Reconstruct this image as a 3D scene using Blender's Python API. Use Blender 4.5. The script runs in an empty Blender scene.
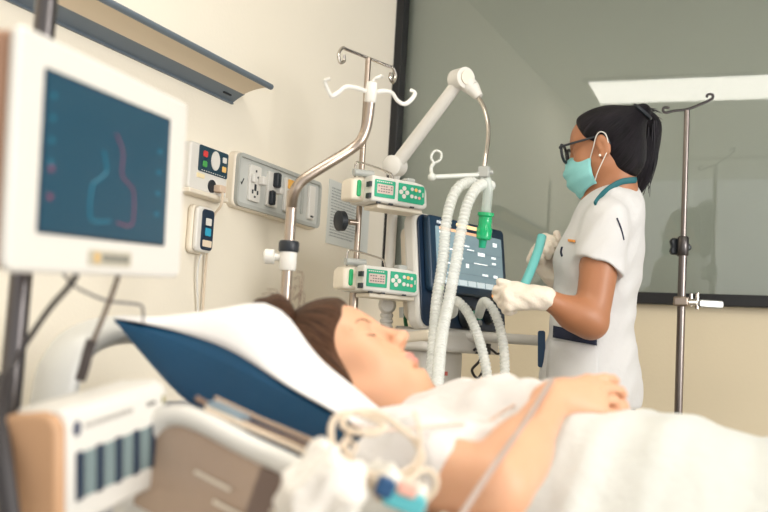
import bpy, bmesh, random
import numpy as np
from math import *
from mathutils import Matrix, Vector
random.seed(4); np.random.seed(4)
SC = bpy.context.scene
COL = SC.collection

# ------------------------------------------------------------------ camera
def _axes(yaw, pitch, roll):
    y, p, r = map(radians, (yaw, pitch, roll))
    f0 = np.array([-sin(y), cos(y), 0]); R0 = np.array([cos(y), sin(y), 0]); Z = np.array([0, 0, 1.])
    f = f0*cos(p)+Z*sin(p); U0 = -f0*sin(p)+Z*cos(p)
    return f, R0*cos(r)+U0*sin(r), -R0*sin(r)+U0*cos(r)
CF, CR, CU = _axes(24.1, 5.5, 3.3)
CC = np.array([0, 0, .9])
def ray(px, py): return CF+(px-384)/1000*CR+(256-py)/1000*CU
def at(px, py, d): return CC+d*ray(px, py)
def on(px, py, ax, v):
    q = ray(px, py); return CC+q*((v-CC[ax])/q[ax])
cam_d = bpy.data.cameras.new('camera'); cam = bpy.data.objects.new('camera', cam_d); COL.objects.link(cam)
cam_d.sensor_width = 36; cam_d.lens = 46.875; cam_d.clip_start = .02; cam_d.clip_end = 60
m = Matrix.Identity(4)
for i, a in enumerate((CR, CU, -CF)):
    for k in range(3): m[k][i] = a[k]
m.translation = CC
cam.matrix_world = m
cam_d.dof.use_dof = True; cam_d.dof.focus_distance = 2.72; cam_d.dof.aperture_fstop = 3.2
SC.camera = cam

# ------------------------------------------------------------------ world, light, exposure
w = bpy.data.worlds.new('world'); SC.world = w; w.use_nodes = True
bg = w.node_tree.nodes['Background']; bg.inputs[0].default_value = (1, .985, .965, 1); bg.inputs[1].default_value = .70
def area(name, loc, target, sx, sy, power, color):
    l = bpy.data.lights.new(name, 'AREA'); l.shape = 'RECTANGLE'; l.size = sx; l.size_y = sy; l.energy = power; l.color = color
    o = bpy.data.objects.new(name, l); COL.objects.link(o); o.location = loc
    o.rotation_euler = (Vector(target)-Vector(loc)).to_track_quat('-Z', 'Y').to_euler(); o['kind'] = 'helper'
    return o
area('daylight_window', (4.6, .3, 1.9), (-1.6, 2.6, 1.5), 1.6, 1.5, 95, (1, .975, .93))
PANEL_EMIT = 4.6
vs = SC.view_settings
SC.display_settings.display_device = 'sRGB'
vs.view_transform = 'Standard'; vs.look = 'None'; vs.gamma = 1; vs.use_curve_mapping = False; vs.exposure = 0.80

# ------------------------------------------------------------------ materials
def srgb(c):
    return tuple((x/12.92 if x <= .04045 else ((x+.055)/1.055)**2.4) for x in [v/255 for v in c])
MATS = {}
def mat(name, col, rough=.5, metal=0, bump=0, bscale=60, var=0, vscale=6, trans=0, sss=0, emit=0, coat=0, stretch=None, alpha=1, ior=None, emit_col=None, sheen=0):
    if name in MATS: return MATS[name]
    M = bpy.data.materials.new(name); M.use_nodes = True; nt = M.node_tree; b = nt.nodes['Principled BSDF']
    c = (*srgb(col), 1)
    b.inputs['Base Color'].default_value = c; b.inputs['Roughness'].default_value = rough; b.inputs['Metallic'].default_value = metal
    if trans: b.inputs['Transmission Weight'].default_value = trans
    if ior: b.inputs['IOR'].default_value = ior
    if sss:
        b.inputs['Subsurface Weight'].default_value = sss; b.inputs['Subsurface Radius'].default_value = (.02, .008, .004); b.inputs['Subsurface Scale'].default_value = .35
    if emit:
        b.inputs['Emission Color'].default_value = (*srgb(emit_col or col), 1); b.inputs['Emission Strength'].default_value = emit
    if coat: b.inputs['Coat Weight'].default_value = coat
    if sheen: b.inputs['Sheen Weight'].default_value = sheen
    if alpha < 1: b.inputs['Alpha'].default_value = alpha
    co = nt.nodes.new('ShaderNodeTexCoord'); mp = nt.nodes.new('ShaderNodeMapping'); nt.links.new(co.outputs['Object'], mp.inputs[0])
    if stretch: mp.inputs['Scale'].default_value = stretch
    n = nt.nodes.new('ShaderNodeTexNoise'); n.inputs['Scale'].default_value = bscale; n.inputs['Detail'].default_value = 4; nt.links.new(mp.outputs[0], n.inputs['Vector'])
    if bump:
        bp = nt.nodes.new('ShaderNodeBump'); bp.inputs['Strength'].default_value = bump; bp.inputs['Distance'].default_value = .01
        nt.links.new(n.outputs['Fac'], bp.inputs['Height']); nt.links.new(bp.outputs[0], b.inputs['Normal'])
    n2 = nt.nodes.new('ShaderNodeTexNoise'); n2.inputs['Scale'].default_value = vscale; n2.inputs['Detail'].default_value = 3; nt.links.new(mp.outputs[0], n2.inputs['Vector'])
    mx = nt.nodes.new('ShaderNodeMix'); mx.data_type = 'RGBA'
    v = var or .02
    mx.inputs[6].default_value = tuple(x*(1-v) for x in c[:3])+(1,); mx.inputs[7].default_value = tuple(min(1, x*(1+v)) for x in c[:3])+(1,)
    nt.links.new(n2.outputs['Fac'], mx.inputs[0]); nt.links.new(mx.outputs[2], b.inputs['Base Color'])
    MATS[name] = M
    return M
def hair_mat(name, c1, c2):
    M = bpy.data.materials.new(name); M.use_nodes = True; nt = M.node_tree; b = nt.nodes['Principled BSDF']
    a = nt.nodes.new('ShaderNodeAttribute'); a.attribute_name = 'strand'
    mp = nt.nodes.new('ShaderNodeMapping'); mp.inputs['Scale'].default_value = (1.2, 8, 1); nt.links.new(a.outputs['Vector'], mp.inputs[0])
    n = nt.nodes.new('ShaderNodeTexNoise'); n.inputs['Scale'].default_value = 2.2; n.inputs['Detail'].default_value = 6; nt.links.new(mp.outputs[0], n.inputs['Vector'])
    r = nt.nodes.new('ShaderNodeValToRGB'); r.color_ramp.elements[0].position = .42; r.color_ramp.elements[1].position = .66
    r.color_ramp.elements[0].color = (*srgb(c1), 1); r.color_ramp.elements[1].color = (*srgb(c2), 1)
    nt.links.new(n.outputs['Fac'], r.inputs[0]); nt.links.new(r.outputs[0], b.inputs['Base Color'])
    bp = nt.nodes.new('ShaderNodeBump'); bp.inputs['Strength'].default_value = .7; bp.inputs['Distance'].default_value = .01
    nt.links.new(n.outputs['Fac'], bp.inputs['Height']); nt.links.new(bp.outputs[0], b.inputs['Normal'])
    b.inputs['Roughness'].default_value = .38; b.inputs['Specular IOR Level'].default_value = .2
    MATS[name] = M; return M

wall_m = mat('cream_wall_paint', (240, 232, 216), .62, bump=.05, bscale=90, var=.03, vscale=1.4)
wallb_m = mat('tan_wall_paint', (226, 212, 184), .6, bump=.05, bscale=90, var=.03, vscale=1.4)
ceil_m = mat('ceiling_paint', (232, 230, 222), .7)
floor_m = mat('vinyl_floor', (158, 154, 146), .35, var=.06, vscale=12)
blk = mat('black_frame', (26, 27, 30), .45)
dark = mat('dark_plastic', (30, 36, 44), .42)
navy = mat('navy_bezel', (22, 44, 68), .38)
teal_d = mat('dark_teal_panel', (30, 62, 78), .4)
white_p = mat('white_plastic', (222, 219, 213), .38)
cream_p = mat('cream_plastic', (232, 222, 205), .42)
grey_p = mat('grey_plastic', (176, 178, 174), .42)
bgrey = mat('blue_grey_metal', (106, 118, 130), .4, metal=.2)
tanp = mat('tan_plastic', (198, 156, 120), .5)
brownp = mat('brown_plastic', (168, 128, 104), .5)
chrome = mat('chrome', (205, 198, 190), .16, metal=1)
steel = mat('brushed_steel', (172, 158, 146), .3, metal=1, bump=.03, bscale=300)
dsteel = mat('dark_steel', (96, 92, 92), .3, metal=1)
skin_p = mat('fair_skin', (219, 167, 134), .48, sss=.12, bump=.02, bscale=400, var=.03, vscale=22)
lip_m = mat('lips', (214, 146, 132), .4, sss=.1)
skin_n = mat('tan_skin', (174, 118, 84), .45, sss=.08, bump=.02, bscale=400, var=.05, vscale=25)
hair_p = hair_mat('brown_hair', (42, 27, 20), (122, 86, 63))
hair_n = hair_mat('black_hair', (5, 5, 9), (44, 38, 46))
cloth_w = mat('white_tunic_cloth', (212, 211, 211), .8, bump=.25, bscale=35, sheen=.1)
gown_m = mat('white_gown_cloth', (218, 213, 210), .85, bump=.3, bscale=38, sheen=.1)
blanket_m = mat('off_white_blanket', (202, 204, 200), .9, bump=.5, bscale=30, sheen=.15)
case_m = mat('white_pillowcase', (230, 228, 228), .85, bump=.15, bscale=25)
blue_m = mat('deep_blue_cover', (1, 72, 110), .6, bump=.3, bscale=18, var=.08, vscale=8)
glove_m = mat('latex_glove', (236, 224, 208), .5, bump=.35, bscale=70, sss=.05)
green_m = mat('pump_green', (16, 164, 124), .45)
mask_m = mat('mask_teal', (140, 204, 204), .75, bump=.1, bscale=120)
trous_m = mat('navy_trousers', (26, 32, 62), .8, bump=.1)
cable_w = mat('beige_cable', (222, 204, 182), .45)
cable_d = mat('dark_cable', (48, 44, 46), .5)
sheet_m = mat('bed_sheet', (228, 224, 216), .85, bump=.3, bscale=25)
def clear_mat(name, tint, alpha, rough=.25):
    M = bpy.data.materials.new(name); M.use_nodes = True; nt = M.node_tree; b = nt.nodes['Principled BSDF']
    b.inputs['Base Color'].default_value = (*srgb(tint), 1); b.inputs['Roughness'].default_value = rough
    out = nt.nodes['Material Output']; t = nt.nodes.new('ShaderNodeBsdfTransparent'); x = nt.nodes.new('ShaderNodeMixShader'); x.inputs[0].default_value = alpha
    nt.links.new(t.outputs[0], x.inputs[1]); nt.links.new(b.outputs[0], x.inputs[2]); nt.links.new(x.outputs[0], out.inputs[0])
    MATS[name] = M; return M
hose_m = clear_mat('clear_hose_plastic', (240, 242, 238), .6)
tube_m = clear_mat('clear_tubing', (226, 214, 200), .72)
trap_m = clear_mat('green_clear_plastic', (20, 190, 120), .72, .15)
clear_m = clear_mat('clear_plastic', (220, 230, 225), .35, .1)
tealt_m = clear_mat('teal_tube_plastic', (110, 196, 194), .86, .3)
film_m = clear_mat('smoked_clear_panel', (196, 170, 148), .8, .2)
def glass_mat():
    M = bpy.data.materials.new('window_glass'); M.use_nodes = True; nt = M.node_tree
    out = nt.nodes['Material Output']; nt.nodes.remove(nt.nodes['Principled BSDF'])
    t = nt.nodes.new('ShaderNodeBsdfTransparent'); t.inputs[0].default_value = (.95, .96, .95, 1)
    g = nt.nodes.new('ShaderNodeBsdfGlossy'); g.inputs['Roughness'].default_value = .015
    f = nt.nodes.new('ShaderNodeFresnel'); f.inputs[0].default_value = 1.6
    x = nt.nodes.new('ShaderNodeMixShader'); nt.links.new(f.outputs[0], x.inputs[0]); nt.links.new(t.outputs[0], x.inputs[1]); nt.links.new(g.outputs[0], x.inputs[2]); nt.links.new(x.outputs[0], out.inputs[0])
    return M
glass_m = glass_mat()
lens_m = clear_mat('spectacle_lens', (225, 235, 235), .18, .05)

# ------------------------------------------------------------------ mesh builder
class MB:
    def __init__(s): s.v = []; s.f = []; s.mi = []; s.mats = []; s.cur = 0; s.sm = []
    def use(s, m):
        if m not in s.mats: s.mats.append(m)
        s.cur = s.mats.index(m); return s
    def add(s, vs, fs, smooth=True):
        o = len(s.v); s.v += [tuple(map(float, p)) for p in vs]
        for f in fs: s.f.append([o+i for i in f]); s.mi.append(s.cur); s.sm.append(smooth)
        return s
    def box(s, c, sz, R=None):
        c = np.array(c, float); h = np.array(sz, float)/2; R = np.eye(3) if R is None else np.array(R)
        vs = [c+R@(h*np.array(k)) for k in [(-1, -1, -1), (1, -1, -1), (1, 1, -1), (-1, 1, -1), (-1, -1, 1), (1, -1, 1), (1, 1, 1), (-1, 1, 1)]]
        return s.add(vs, [(0, 3, 2, 1), (4, 5, 6, 7), (0, 1, 5, 4), (1, 2, 6, 5), (2, 3, 7, 6), (3, 0, 4, 7)], False)
    def prism(s, out, a, b, frame=None, smooth=False):
        # outline in (u, v), extruded from a to b along w; frame = 3x3 columns u, v, w
        Fm = np.eye(3) if frame is None else np.array(frame); n = len(out)
        lo = [Fm@np.array((p[0], p[1], a)) for p in out]; hi = [Fm@np.array((p[0], p[1], b)) for p in out]
        return s.add(lo+hi, [tuple(range(n))[::-1], tuple(range(n, 2*n))]+[(i, (i+1) % n, n+(i+1) % n, n+i) for i in range(n)], smooth)
    def tube(s, pts, r, n=12, closed=False, cap=True, flat=None):
        P = [np.array(p, float) for p in pts]; N = len(P); rs = r if hasattr(r, '__len__') else [r]*N
        T = []
        for i in range(N):
            if closed: t = P[(i+1) % N]-P[i-1]
            else: t = P[min(i+1, N-1)]-P[max(i-1, 0)]
            T.append(t/(np.linalg.norm(t)+1e-12))
        up = np.array([0, 0, 1.]) if abs(T[0][2]) < .9 else np.array([1., 0, 0])
        u = up-T[0]*(up@T[0]); u /= np.linalg.norm(u); vs = []
        for i in range(N):
            u = u-T[i]*(u@T[i]); u /= np.linalg.norm(u)+1e-12; v = np.cross(T[i], u)
            fl = flat or (1, 1)
            for k in range(n):
                a = 2*pi*k/n; vs.append(P[i]+rs[i]*(fl[0]*cos(a)*u+fl[1]*sin(a)*v))
        fs = []
        for i in range(N if closed else N-1):
            j = (i+1) % N
            for k in range(n): fs.append((i*n+k, i*n+(k+1) % n, j*n+(k+1) % n, j*n+k))
        if cap and not closed: fs += [tuple(range(n))[::-1], tuple((N-1)*n+k for k in range(n))]
        return s.add(vs, fs)
    def cyl(s, a, b, r, r2=None, n=24): return s.tube([a, b], [r, r if r2 is None else r2], n)
    def lathe(s, prof, o, ax, n=28):
        o = np.array(o, float); ax = np.array(ax, float); ax /= np.linalg.norm(ax)
        return s.tube([o+ax*h for h, _ in prof], [max(r, 1e-5) for _, r in prof], n) if False else s._lathe(prof, o, ax, n)
    def _lathe(s, prof, o, ax, n):
        up = np.array([0, 0, 1.]) if abs(ax[2]) < .9 else np.array([1., 0, 0]); u = up-ax*(up@ax); u /= np.linalg.norm(u); v = np.cross(ax, u); vs = []; fs = []
        for h, r in prof:
            for k in range(n): a = 2*pi*k/n; vs.append(o+ax*h+max(r, 1e-5)*(cos(a)*u+sin(a)*v))
        for i in range(len(prof)-1):
            for k in range(n): fs.append((i*n+k, i*n+(k+1) % n, (i+1)*n+(k+1) % n, (i+1)*n+k))
        fs += [tuple(range(n))[::-1], tuple((len(prof)-1)*n+k for k in range(n))]
        return s.add(vs, fs)
    def ball(s, c, r, R=None, n=18, m=12):
        c = np.array(c, float); r = np.array(r if hasattr(r, '__len__') else (r, r, r), float); R = np.eye(3) if R is None else np.array(R)
        vs = []; fs = []
        for i in range(m+1):
            th = pi*i/m
            for k in range(n): a = 2*pi*k/n; vs.append(c+R@(r*np.array((sin(th)*cos(a), sin(th)*sin(a), cos(th)))))
        for i in range(m):
            for k in range(n): fs.append((i*n+k, (i+1)*n+k, (i+1)*n+(k+1) % n, i*n+(k+1) % n))
        return s.add(vs, fs)
    def grid(s, P, smooth=True, closed_u=False):
        nu, nv = len(P), len(P[0]); vs = [p for row in P for p in row]
        fs = [(i*nv+j, i*nv+j+1, ((i+1) % nu)*nv+j+1, ((i+1) % nu)*nv+j) for i in range(nu if closed_u else nu-1) for j in range(nv-1)]
        return s.add(vs, fs, smooth)
    def build(s, name, m=None, parent=None, bevel=0, seg=3, center=False, subsurf=0, angle=40, merge=True, attr=None):
        if m is not None: s.mats = [m] if not s.mats else s.mats
        me = bpy.data.meshes.new(name); V = np.array(s.v); off = np.zeros(3)
        if center: off = np.array([V[:, 0].mean(), V[:, 1].mean(), V[:, 2].min()]); V = V-off
        me.from_pydata([tuple(p) for p in V], [], s.f)
        for q in s.mats: me.materials.append(q)
        me.polygons.foreach_set('material_index', s.mi); me.polygons.foreach_set('use_smooth', s.sm)
        bm = bmesh.new(); bm.from_mesh(me)
        if merge and attr is None: bmesh.ops.remove_doubles(bm, verts=bm.verts, dist=1e-6)
        bmesh.ops.recalc_face_normals(bm, faces=bm.faces); bm.to_mesh(me); bm.free()
        if attr is not None:
            A = me.attributes.new('strand', 'FLOAT_VECTOR', 'POINT'); A.data.foreach_set('vector', np.array(attr, np.float32).ravel())
        o = bpy.data.objects.new(name, me); COL.objects.link(o)
        if center: o.location = off
        if parent is not None: o.parent = parent
        if bevel:
            b = o.modifiers.new('bevel', 'BEVEL'); b.width = bevel; b.segments = seg; b.limit_method = 'ANGLE'; b.angle_limit = radians(35); b.harden_normals = False
            for p in me.polygons: p.use_smooth = True
            me.set_sharp_from_angle(angle=radians(60)) if hasattr(me, 'set_sharp_from_angle') else None
        elif any(s.sm): me.set_sharp_from_angle(angle=radians(angle))
        if subsurf:
            q = o.modifiers.new('sub', 'SUBSURF'); q.levels = subsurf; q.render_levels = subsurf
        return o
def tag(o, label=None, cat=None, group=None, kind=None):
    for k, v in (('label', label), ('category', cat), ('group', group), ('kind', kind)):
        if v: o[k] = v
    return o
def thing(name, label, cat, loc=(0, 0, 0), R=None, group=None):
    o = bpy.data.objects.new(name, None); COL.objects.link(o); o.empty_display_size = .05
    mw = Matrix.Identity(4)
    if R is not None:
        for i in range(3):
            for k in range(3): mw[k][i] = R[k][i]
    mw.translation = Vector([float(x) for x in loc]); o.matrix_world = mw
    return tag(o, label, cat, group)
def struct(name, mb, m=None, parent=None, **k):
    o = mb.build(name, m, parent, **k)
    if parent is None: o['kind'] = 'structure'
    return o
def frame_from(x, z=(0, 0, 1)):          # columns: x, y, z with y pointing away from the viewer side
    x = np.array(x, float); x /= np.linalg.norm(x); z = np.array(z, float); z = z-x*(z@x); z /= np.linalg.norm(z); y = np.cross(z, x)
    return np.array([x, y, z]).T
def rr(w, h, r, n=6, cx=0, cy=0):
    o = []
    for sx, sy, a0 in ((1, 1, 0), (-1, 1, 90), (-1, -1, 180), (1, -1, 270)):
        for k in range(n+1):
            a = radians(a0+90*k/n); o.append((cx+sx*(w/2-r)+r*cos(a), cy+sy*(h/2-r)+r*sin(a)))
    return o
XZ = np.array([[1, 0, 0], [0, 0, -1], [0, 1, 0]])      # outline (u, v) -> x, z ; extrusion along -y (towards the viewer)
def cr(pts, k=8, closed=False):
    P = [np.array(p, float) for p in pts]; N = len(P); out = []
    for i in range(N if closed else N-1):
        g = (lambda j: P[j % N]) if closed else (lambda j: P[min(max(j, 0), N-1)])
        a, b, c, d = g(i-1), g(i), g(i+1), g(i+2)
        for q in range(k):
            t = q/k; out.append(.5*((2*b)+(c-a)*t+(2*a-5*b+4*c-d)*t*t+(3*b-a-3*c+d)*t**3))
    if not closed: out.append(P[-1])
    return out
def resample(pts, step):
    P = np.array(pts); d = np.r_[0, np.cumsum(np.linalg.norm(np.diff(P, axis=0), axis=1))]; n = max(2, int(d[-1]/step)+1); t = np.linspace(0, d[-1], n)
    return np.stack([np.interp(t, d, P[:, i]) for i in range(3)], 1), t
def text(name, s, size, m, parent, loc, R=None):
    c = bpy.data.curves.new(name, 'FONT'); c.body = s; c.size = size; c.extrude = .0002; c.align_x = 'CENTER'; c.align_y = 'CENTER'
    tmp = bpy.data.objects.new(name, c); me = bpy.data.meshes.new_from_object(tmp); bpy.data.objects.remove(tmp); me.materials.clear(); me.materials.append(m)
    o = bpy.data.objects.new(name, me); COL.objects.link(o); o.parent = parent
    mw = Matrix([(1, 0, 0, 0), (0, 0, -1, 0), (0, 1, 0, 0), (0, 0, 0, 1)]); mw.translation = Vector(loc); o.matrix_local = mw
    return o

# ------------------------------------------------------------------ implicit surfaces for bodies and cloth
class Field:
    def __init__(s, lo, hi, h):
        s.lo = np.array(lo, float); s.h = h; s.n = np.ceil((np.array(hi)-s.lo)/h).astype(int)+1
        s.f = np.full(s.n, 1., np.float32)
        s.ax = [(s.lo[i]+h*np.arange(s.n[i])).astype(np.float32) for i in range(3)]
    def sub(s, lo, hi, pad):
        i0 = np.clip(np.floor((np.array(lo)-pad-s.lo)/s.h).astype(int), 0, s.n); i1 = np.clip(np.ceil((np.array(hi)+pad-s.lo)/s.h).astype(int)+1, 0, s.n)
        sl = tuple(slice(a, b) for a, b in zip(i0, i1)); g = [s.ax[i][sl[i]] for i in range(3)]
        return sl, g[0][:, None, None], g[1][None, :, None], g[2][None, None, :]
    def comb(s, sl, d, k, op):
        a = s.f[sl]
        if a.size == 0: return
        if op == 'u':
            h = np.maximum(k-np.abs(a-d), 0)/k; s.f[sl] = np.minimum(a, d)-h*h*k/4
        elif op == 's':
            d = -d; h = np.maximum(k-np.abs(a-d), 0)/k; s.f[sl] = np.maximum(a, d)+h*h*k/4
    def cone(s, a, b, ra, rb, k=.02, op='u', infl=0):
        a = np.array(a, float); b = np.array(b, float); ra += infl; rb += infl
        lo = np.minimum(a-ra, b-rb); hi = np.maximum(a+ra, b+rb); sl, X, Y, Z = s.sub(lo, hi, k+3*s.h)
        ba = b-a; L2 = max(ba@ba, 1e-12); t = np.clip(((X-a[0])*ba[0]+(Y-a[1])*ba[1]+(Z-a[2])*ba[2])/L2, 0, 1)
        d = np.sqrt((X-a[0]-t*ba[0])**2+(Y-a[1]-t*ba[1])**2+(Z-a[2]-t*ba[2])**2)-(ra+t*(rb-ra))
        s.comb(sl, d.astype(np.float32), k, op)
    def ell(s, c, r, R=None, k=.02, op='u', infl=0):
        c = np.array(c, float); r = np.array(r, float)+infl; R = np.eye(3) if R is None else np.array(R)
        e = np.sqrt(((R*r)**2).sum(1)); sl, X, Y, Z = s.sub(c-e, c+e, k+3*s.h)
        x, y, z = X-c[0], Y-c[1], Z-c[2]; q = [R[0, i]*x+R[1, i]*y+R[2, i]*z for i in range(3)]
        k0 = np.sqrt(sum((q[i]/r[i])**2 for i in range(3))); k1 = np.sqrt(sum((q[i]/r[i]**2)**2 for i in range(3)))+1e-9
        s.comb(sl, (k0*(k0-1)/k1).astype(np.float32), k, op)
    def cut(s, p, n, k=.004):              # remove the half-space on the n side of p
        p = np.array(p, float); n = np.array(n, float); n /= np.linalg.norm(n)
        d = ((s.ax[0]-p[0])*n[0])[:, None, None]+((s.ax[1]-p[1])*n[1])[None, :, None]+((s.ax[2]-p[2])*n[2])[None, None, :]
        s.comb(tuple(slice(0, q) for q in s.n), -d.astype(np.float32), k, 's')
    def disp(s, fn):
        s.f += fn(s.ax[0][:, None, None], s.ax[1][None, :, None], s.ax[2][None, None, :]).astype(np.float32)
    def val(s, P):
        P = np.atleast_2d(P); q = (P-s.lo)/s.h; i = np.clip(np.floor(q).astype(int), 0, s.n-2); t = q-i; out = 0
        for a in (0, 1):
            for b in (0, 1):
                for c in (0, 1):
                    wgt = (t[:, 0] if a else 1-t[:, 0])*(t[:, 1] if b else 1-t[:, 1])*(t[:, 2] if c else 1-t[:, 2]); out = out+wgt*s.f[i[:, 0]+a, i[:, 1]+b, i[:, 2]+c]
        return out
    def grad(s, P):
        e = s.h; return np.stack([(s.val(P+np.eye(3)[i]*e)-s.val(P-np.eye(3)[i]*e))/(2*e) for i in range(3)], 1)
    def snap(s, P, off=0, it=12):
        P = np.atleast_2d(np.array(P, float)).copy()
        for _ in range(it):
            g = s.grad(P); g2 = (g*g).sum(1)+1e-6; P -= (np.clip(s.val(P)-off, -.02, .02)/g2*.8)[:, None]*g
        return P
    def hit(s, px, py, d0, d1, off=.003):      # first surface met along the sight line
        q = ray(px, py); ds = np.arange(d0, d1, .0015); v = s.val(CC+ds[:, None]*q); i = np.argmax(v < off)
        return CC+ds[i]*q
    def mesh(s, smooth=2):
        f = s.f; S = f < 0
        n = np.array(f.shape)-1
        cnt = sum(S[a:a+n[0], b:b+n[1], c:c+n[2]].astype(np.int8) for a in (0, 1) for b in (0, 1) for c in (0, 1))
        act = np.argwhere((cnt > 0) & (cnt < 8)); idx = -np.ones(n, np.int64); idx[tuple(act.T)] = np.arange(len(act))
        acc = np.zeros((len(act), 3)); num = np.zeros(len(act))
        for axis in range(3):
            o = [i for i in range(3) if i != axis]
            for b in (0, 1):
                for c in (0, 1):
                    p0 = act.copy(); p0[:, o[0]] += b; p0[:, o[1]] += c; p1 = p0.copy(); p1[:, axis] += 1
                    a0 = f[tuple(p0.T)]; a1 = f[tuple(p1.T)]; mk = (a0 < 0) != (a1 < 0)
                    t = a0[mk]/(a0[mk]-a1[mk]); q = p0[mk].astype(float); q[:, axis] += t; acc[mk] += q; num[mk] += 1
        V = s.lo+s.h*(acc/num[:, None]); F = []
        for axis in range(3):
            o = [(axis+1) % 3, (axis+2) % 3]; sl0 = [slice(None)]*3; sl1 = [slice(None)]*3
            sl0[axis] = slice(0, -1); sl1[axis] = slice(1, None)
            for q in o: sl0[q] = slice(1, -1); sl1[q] = slice(1, -1)
            A, B = S[tuple(sl0)], S[tuple(sl1)]; e = np.argwhere(A != B)
            flip = A[tuple(e.T)]; base = e.copy(); base[:, o[0]] += 1; base[:, o[1]] += 1
            def g(d0, d1):
                p = base.copy(); p[:, o[0]] -= d0; p[:, o[1]] -= d1; return idx[tuple(p.T)]
            q = np.stack([g(1, 1), g(0, 1), g(0, 0), g(1, 0)], 1); q[~flip] = q[~flip][:, ::-1]; F.append(q)
        F = np.concatenate(F)
        for _ in range(smooth):
            sm = np.zeros_like(V); ct = np.zeros(len(V))
            for a, b in ((0, 1), (1, 2), (2, 3), (3, 0)):
                np.add.at(sm, F[:, a], V[F[:, b]]); np.add.at(ct, F[:, a], 1); np.add.at(sm, F[:, b], V[F[:, a]]); np.add.at(ct, F[:, b], 1)
            V = .5*V+.5*sm/ct[:, None]
        return V, F
def field_obj(name, fld, mats, parent=None, smooth=2, pick=None, strand=None, keep=None):
    V, F = fld.mesh(smooth)
    lab = np.arange(len(V))
    while True:
        old = lab.copy(); mn = lab[F].min(1); np.minimum.at(lab, F.ravel(), np.repeat(mn, 4)); lab = lab[lab]
        if (lab == old).all(): break
    big = np.bincount(lab).argmax(); F = F[lab[F[:, 0]] == big]; u, inv = np.unique(F, return_inverse=True); V = V[u]; F = inv.reshape(F.shape)
    if keep is not None:
        mk = keep(V[F].mean(1)); F = F[mk]; u, inv = np.unique(F, return_inverse=True); V = V[u]; F = inv.reshape(F.shape)
    me = bpy.data.meshes.new(name); me.vertices.add(len(V)); me.vertices.foreach_set('co', V.ravel()); me.loops.add(F.size); me.loops.foreach_set('vertex_index', F.ravel().astype(np.int32))
    me.polygons.add(len(F)); me.polygons.foreach_set('loop_start', np.arange(0, F.size, 4, dtype=np.int32)); me.update(calc_edges=True); me.validate()
    for q in mats: me.materials.append(q)
    me.polygons.foreach_set('use_smooth', np.ones(len(me.polygons), bool))
    if pick is not None: me.polygons.foreach_set('material_index', pick(V[F].mean(1)).astype(np.int32))
    if strand is not None:
        A = me.attributes.new('strand', 'FLOAT_VECTOR', 'POINT'); A.data.foreach_set('vector', strand(V).astype(np.float32).ravel())
    me.update()
    o = bpy.data.objects.new(name, me); COL.objects.link(o)
    if parent is not None: o.parent = parent; o.matrix_parent_inverse = parent.matrix_world.inverted()
    return o
def keep_world(o, parent):
    o.parent = parent; o.matrix_parent_inverse = parent.matrix_world.inverted(); return o
# ================================================================== the room
WX, BY, CZ = -1.6, 3.6, 2.6
struct('floor', MB().box((.6, 1, -.05), (4.6, 6, .1)), floor_m)
struct('wall_left', MB().box((WX-.05, 1, CZ/2), (.1, 6, CZ)), wall_m)
SILL = 1.162
wb = MB().box((.6, BY+.05, (SILL-.04)/2), (4.6, .1, SILL-.04)); struct('wall_back', wb, wallb_m)
ce = MB().box((.6, 1, CZ+.05), (4.6, 6, .1)); struct('ceiling', ce, ceil_m)
# window behind the nurse: dark frame, grey-green roller blind behind the pane
wn = bpy.data.objects.new('window_1', None); COL.objects.link(wn); wn['kind'] = 'structure'; wn.location = (0, BY, SILL)
def wpart(name, mb, m, **k): o = mb.build(name, m, **k); return keep_world(o, wn)
wn.matrix_world = Matrix.Translation((0, BY, SILL))
fr = MB()
fr.box((WX+.016, BY-.012, (SILL+CZ)/2), (.034, .06, CZ-SILL)); fr.box((2.6, BY-.012, (SILL+CZ)/2), (.054, .06, CZ-SILL))
fr.box((.6, BY-.012, SILL-.02), (4.4, .06, .04))
wpart('window_frame', fr, blk, bevel=.003)
blind_m = mat('grey_green_blind', (220, 226, 216), .8, bump=.12, bscale=220, var=.03, vscale=2)
bl = MB().box((.6, BY+.07, (SILL+CZ)/2), (4.4, .006, CZ-SILL))
wpart('roller_blind', bl, blind_m)
wpart('pane', MB().box((.6, BY+.012, (SILL+CZ)/2), (4.4, .008, CZ-SILL)), glass_m)
# ceiling fittings: the pane mirrors the first; the second is added unseen for brightness
pm = mat('panel_diffuser', (255, 250, 240), .5, emit=PANEL_EMIT)
def panel(x0, x1, y0, y1, label, rot=0):
    cx, cy = (x0+x1)/2, (y0+y1)/2
    t = thing('ceiling_light', label, 'ceiling light', (cx, cy, CZ), None, 'ceiling light panels')
    t.matrix_world = t.matrix_world @ Matrix.Rotation(radians(rot), 4, 'Z')
    b = MB(); W, H = x1-x0, y1-y0
    for s in (-1, 1): b.box((s*W/2, 0, -.008), (.03, H+.03, .016)); b.box((0, s*H/2, -.008), (W+.03, .03, .016))
    b.build('frame', white_p, t); MB().box((0, 0, -.006), (W-.03, H-.03, .012)).build('diffuser', pm, t)
panel(-1.37, -.08, .80, 1.36, 'flat rectangular ceiling light panel mirrored in the window pane', -3.5)
panel(.5, 1.7, .60, 1.17, 'flat ceiling light panel added out of view to brighten the room')
tr = thing('curtain_track', 'white curtain track along the ceiling, mirrored in the window pane', 'curtain track', (-.1, -1.0, CZ))
MB().box((0, 0, -.015), (3.0, .05, .03)).build('track', white_p, tr)

# ================================================================== wall fittings
WR = frame_from((0, 1, 0))                     # x along the wall, y into it, z up
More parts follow.
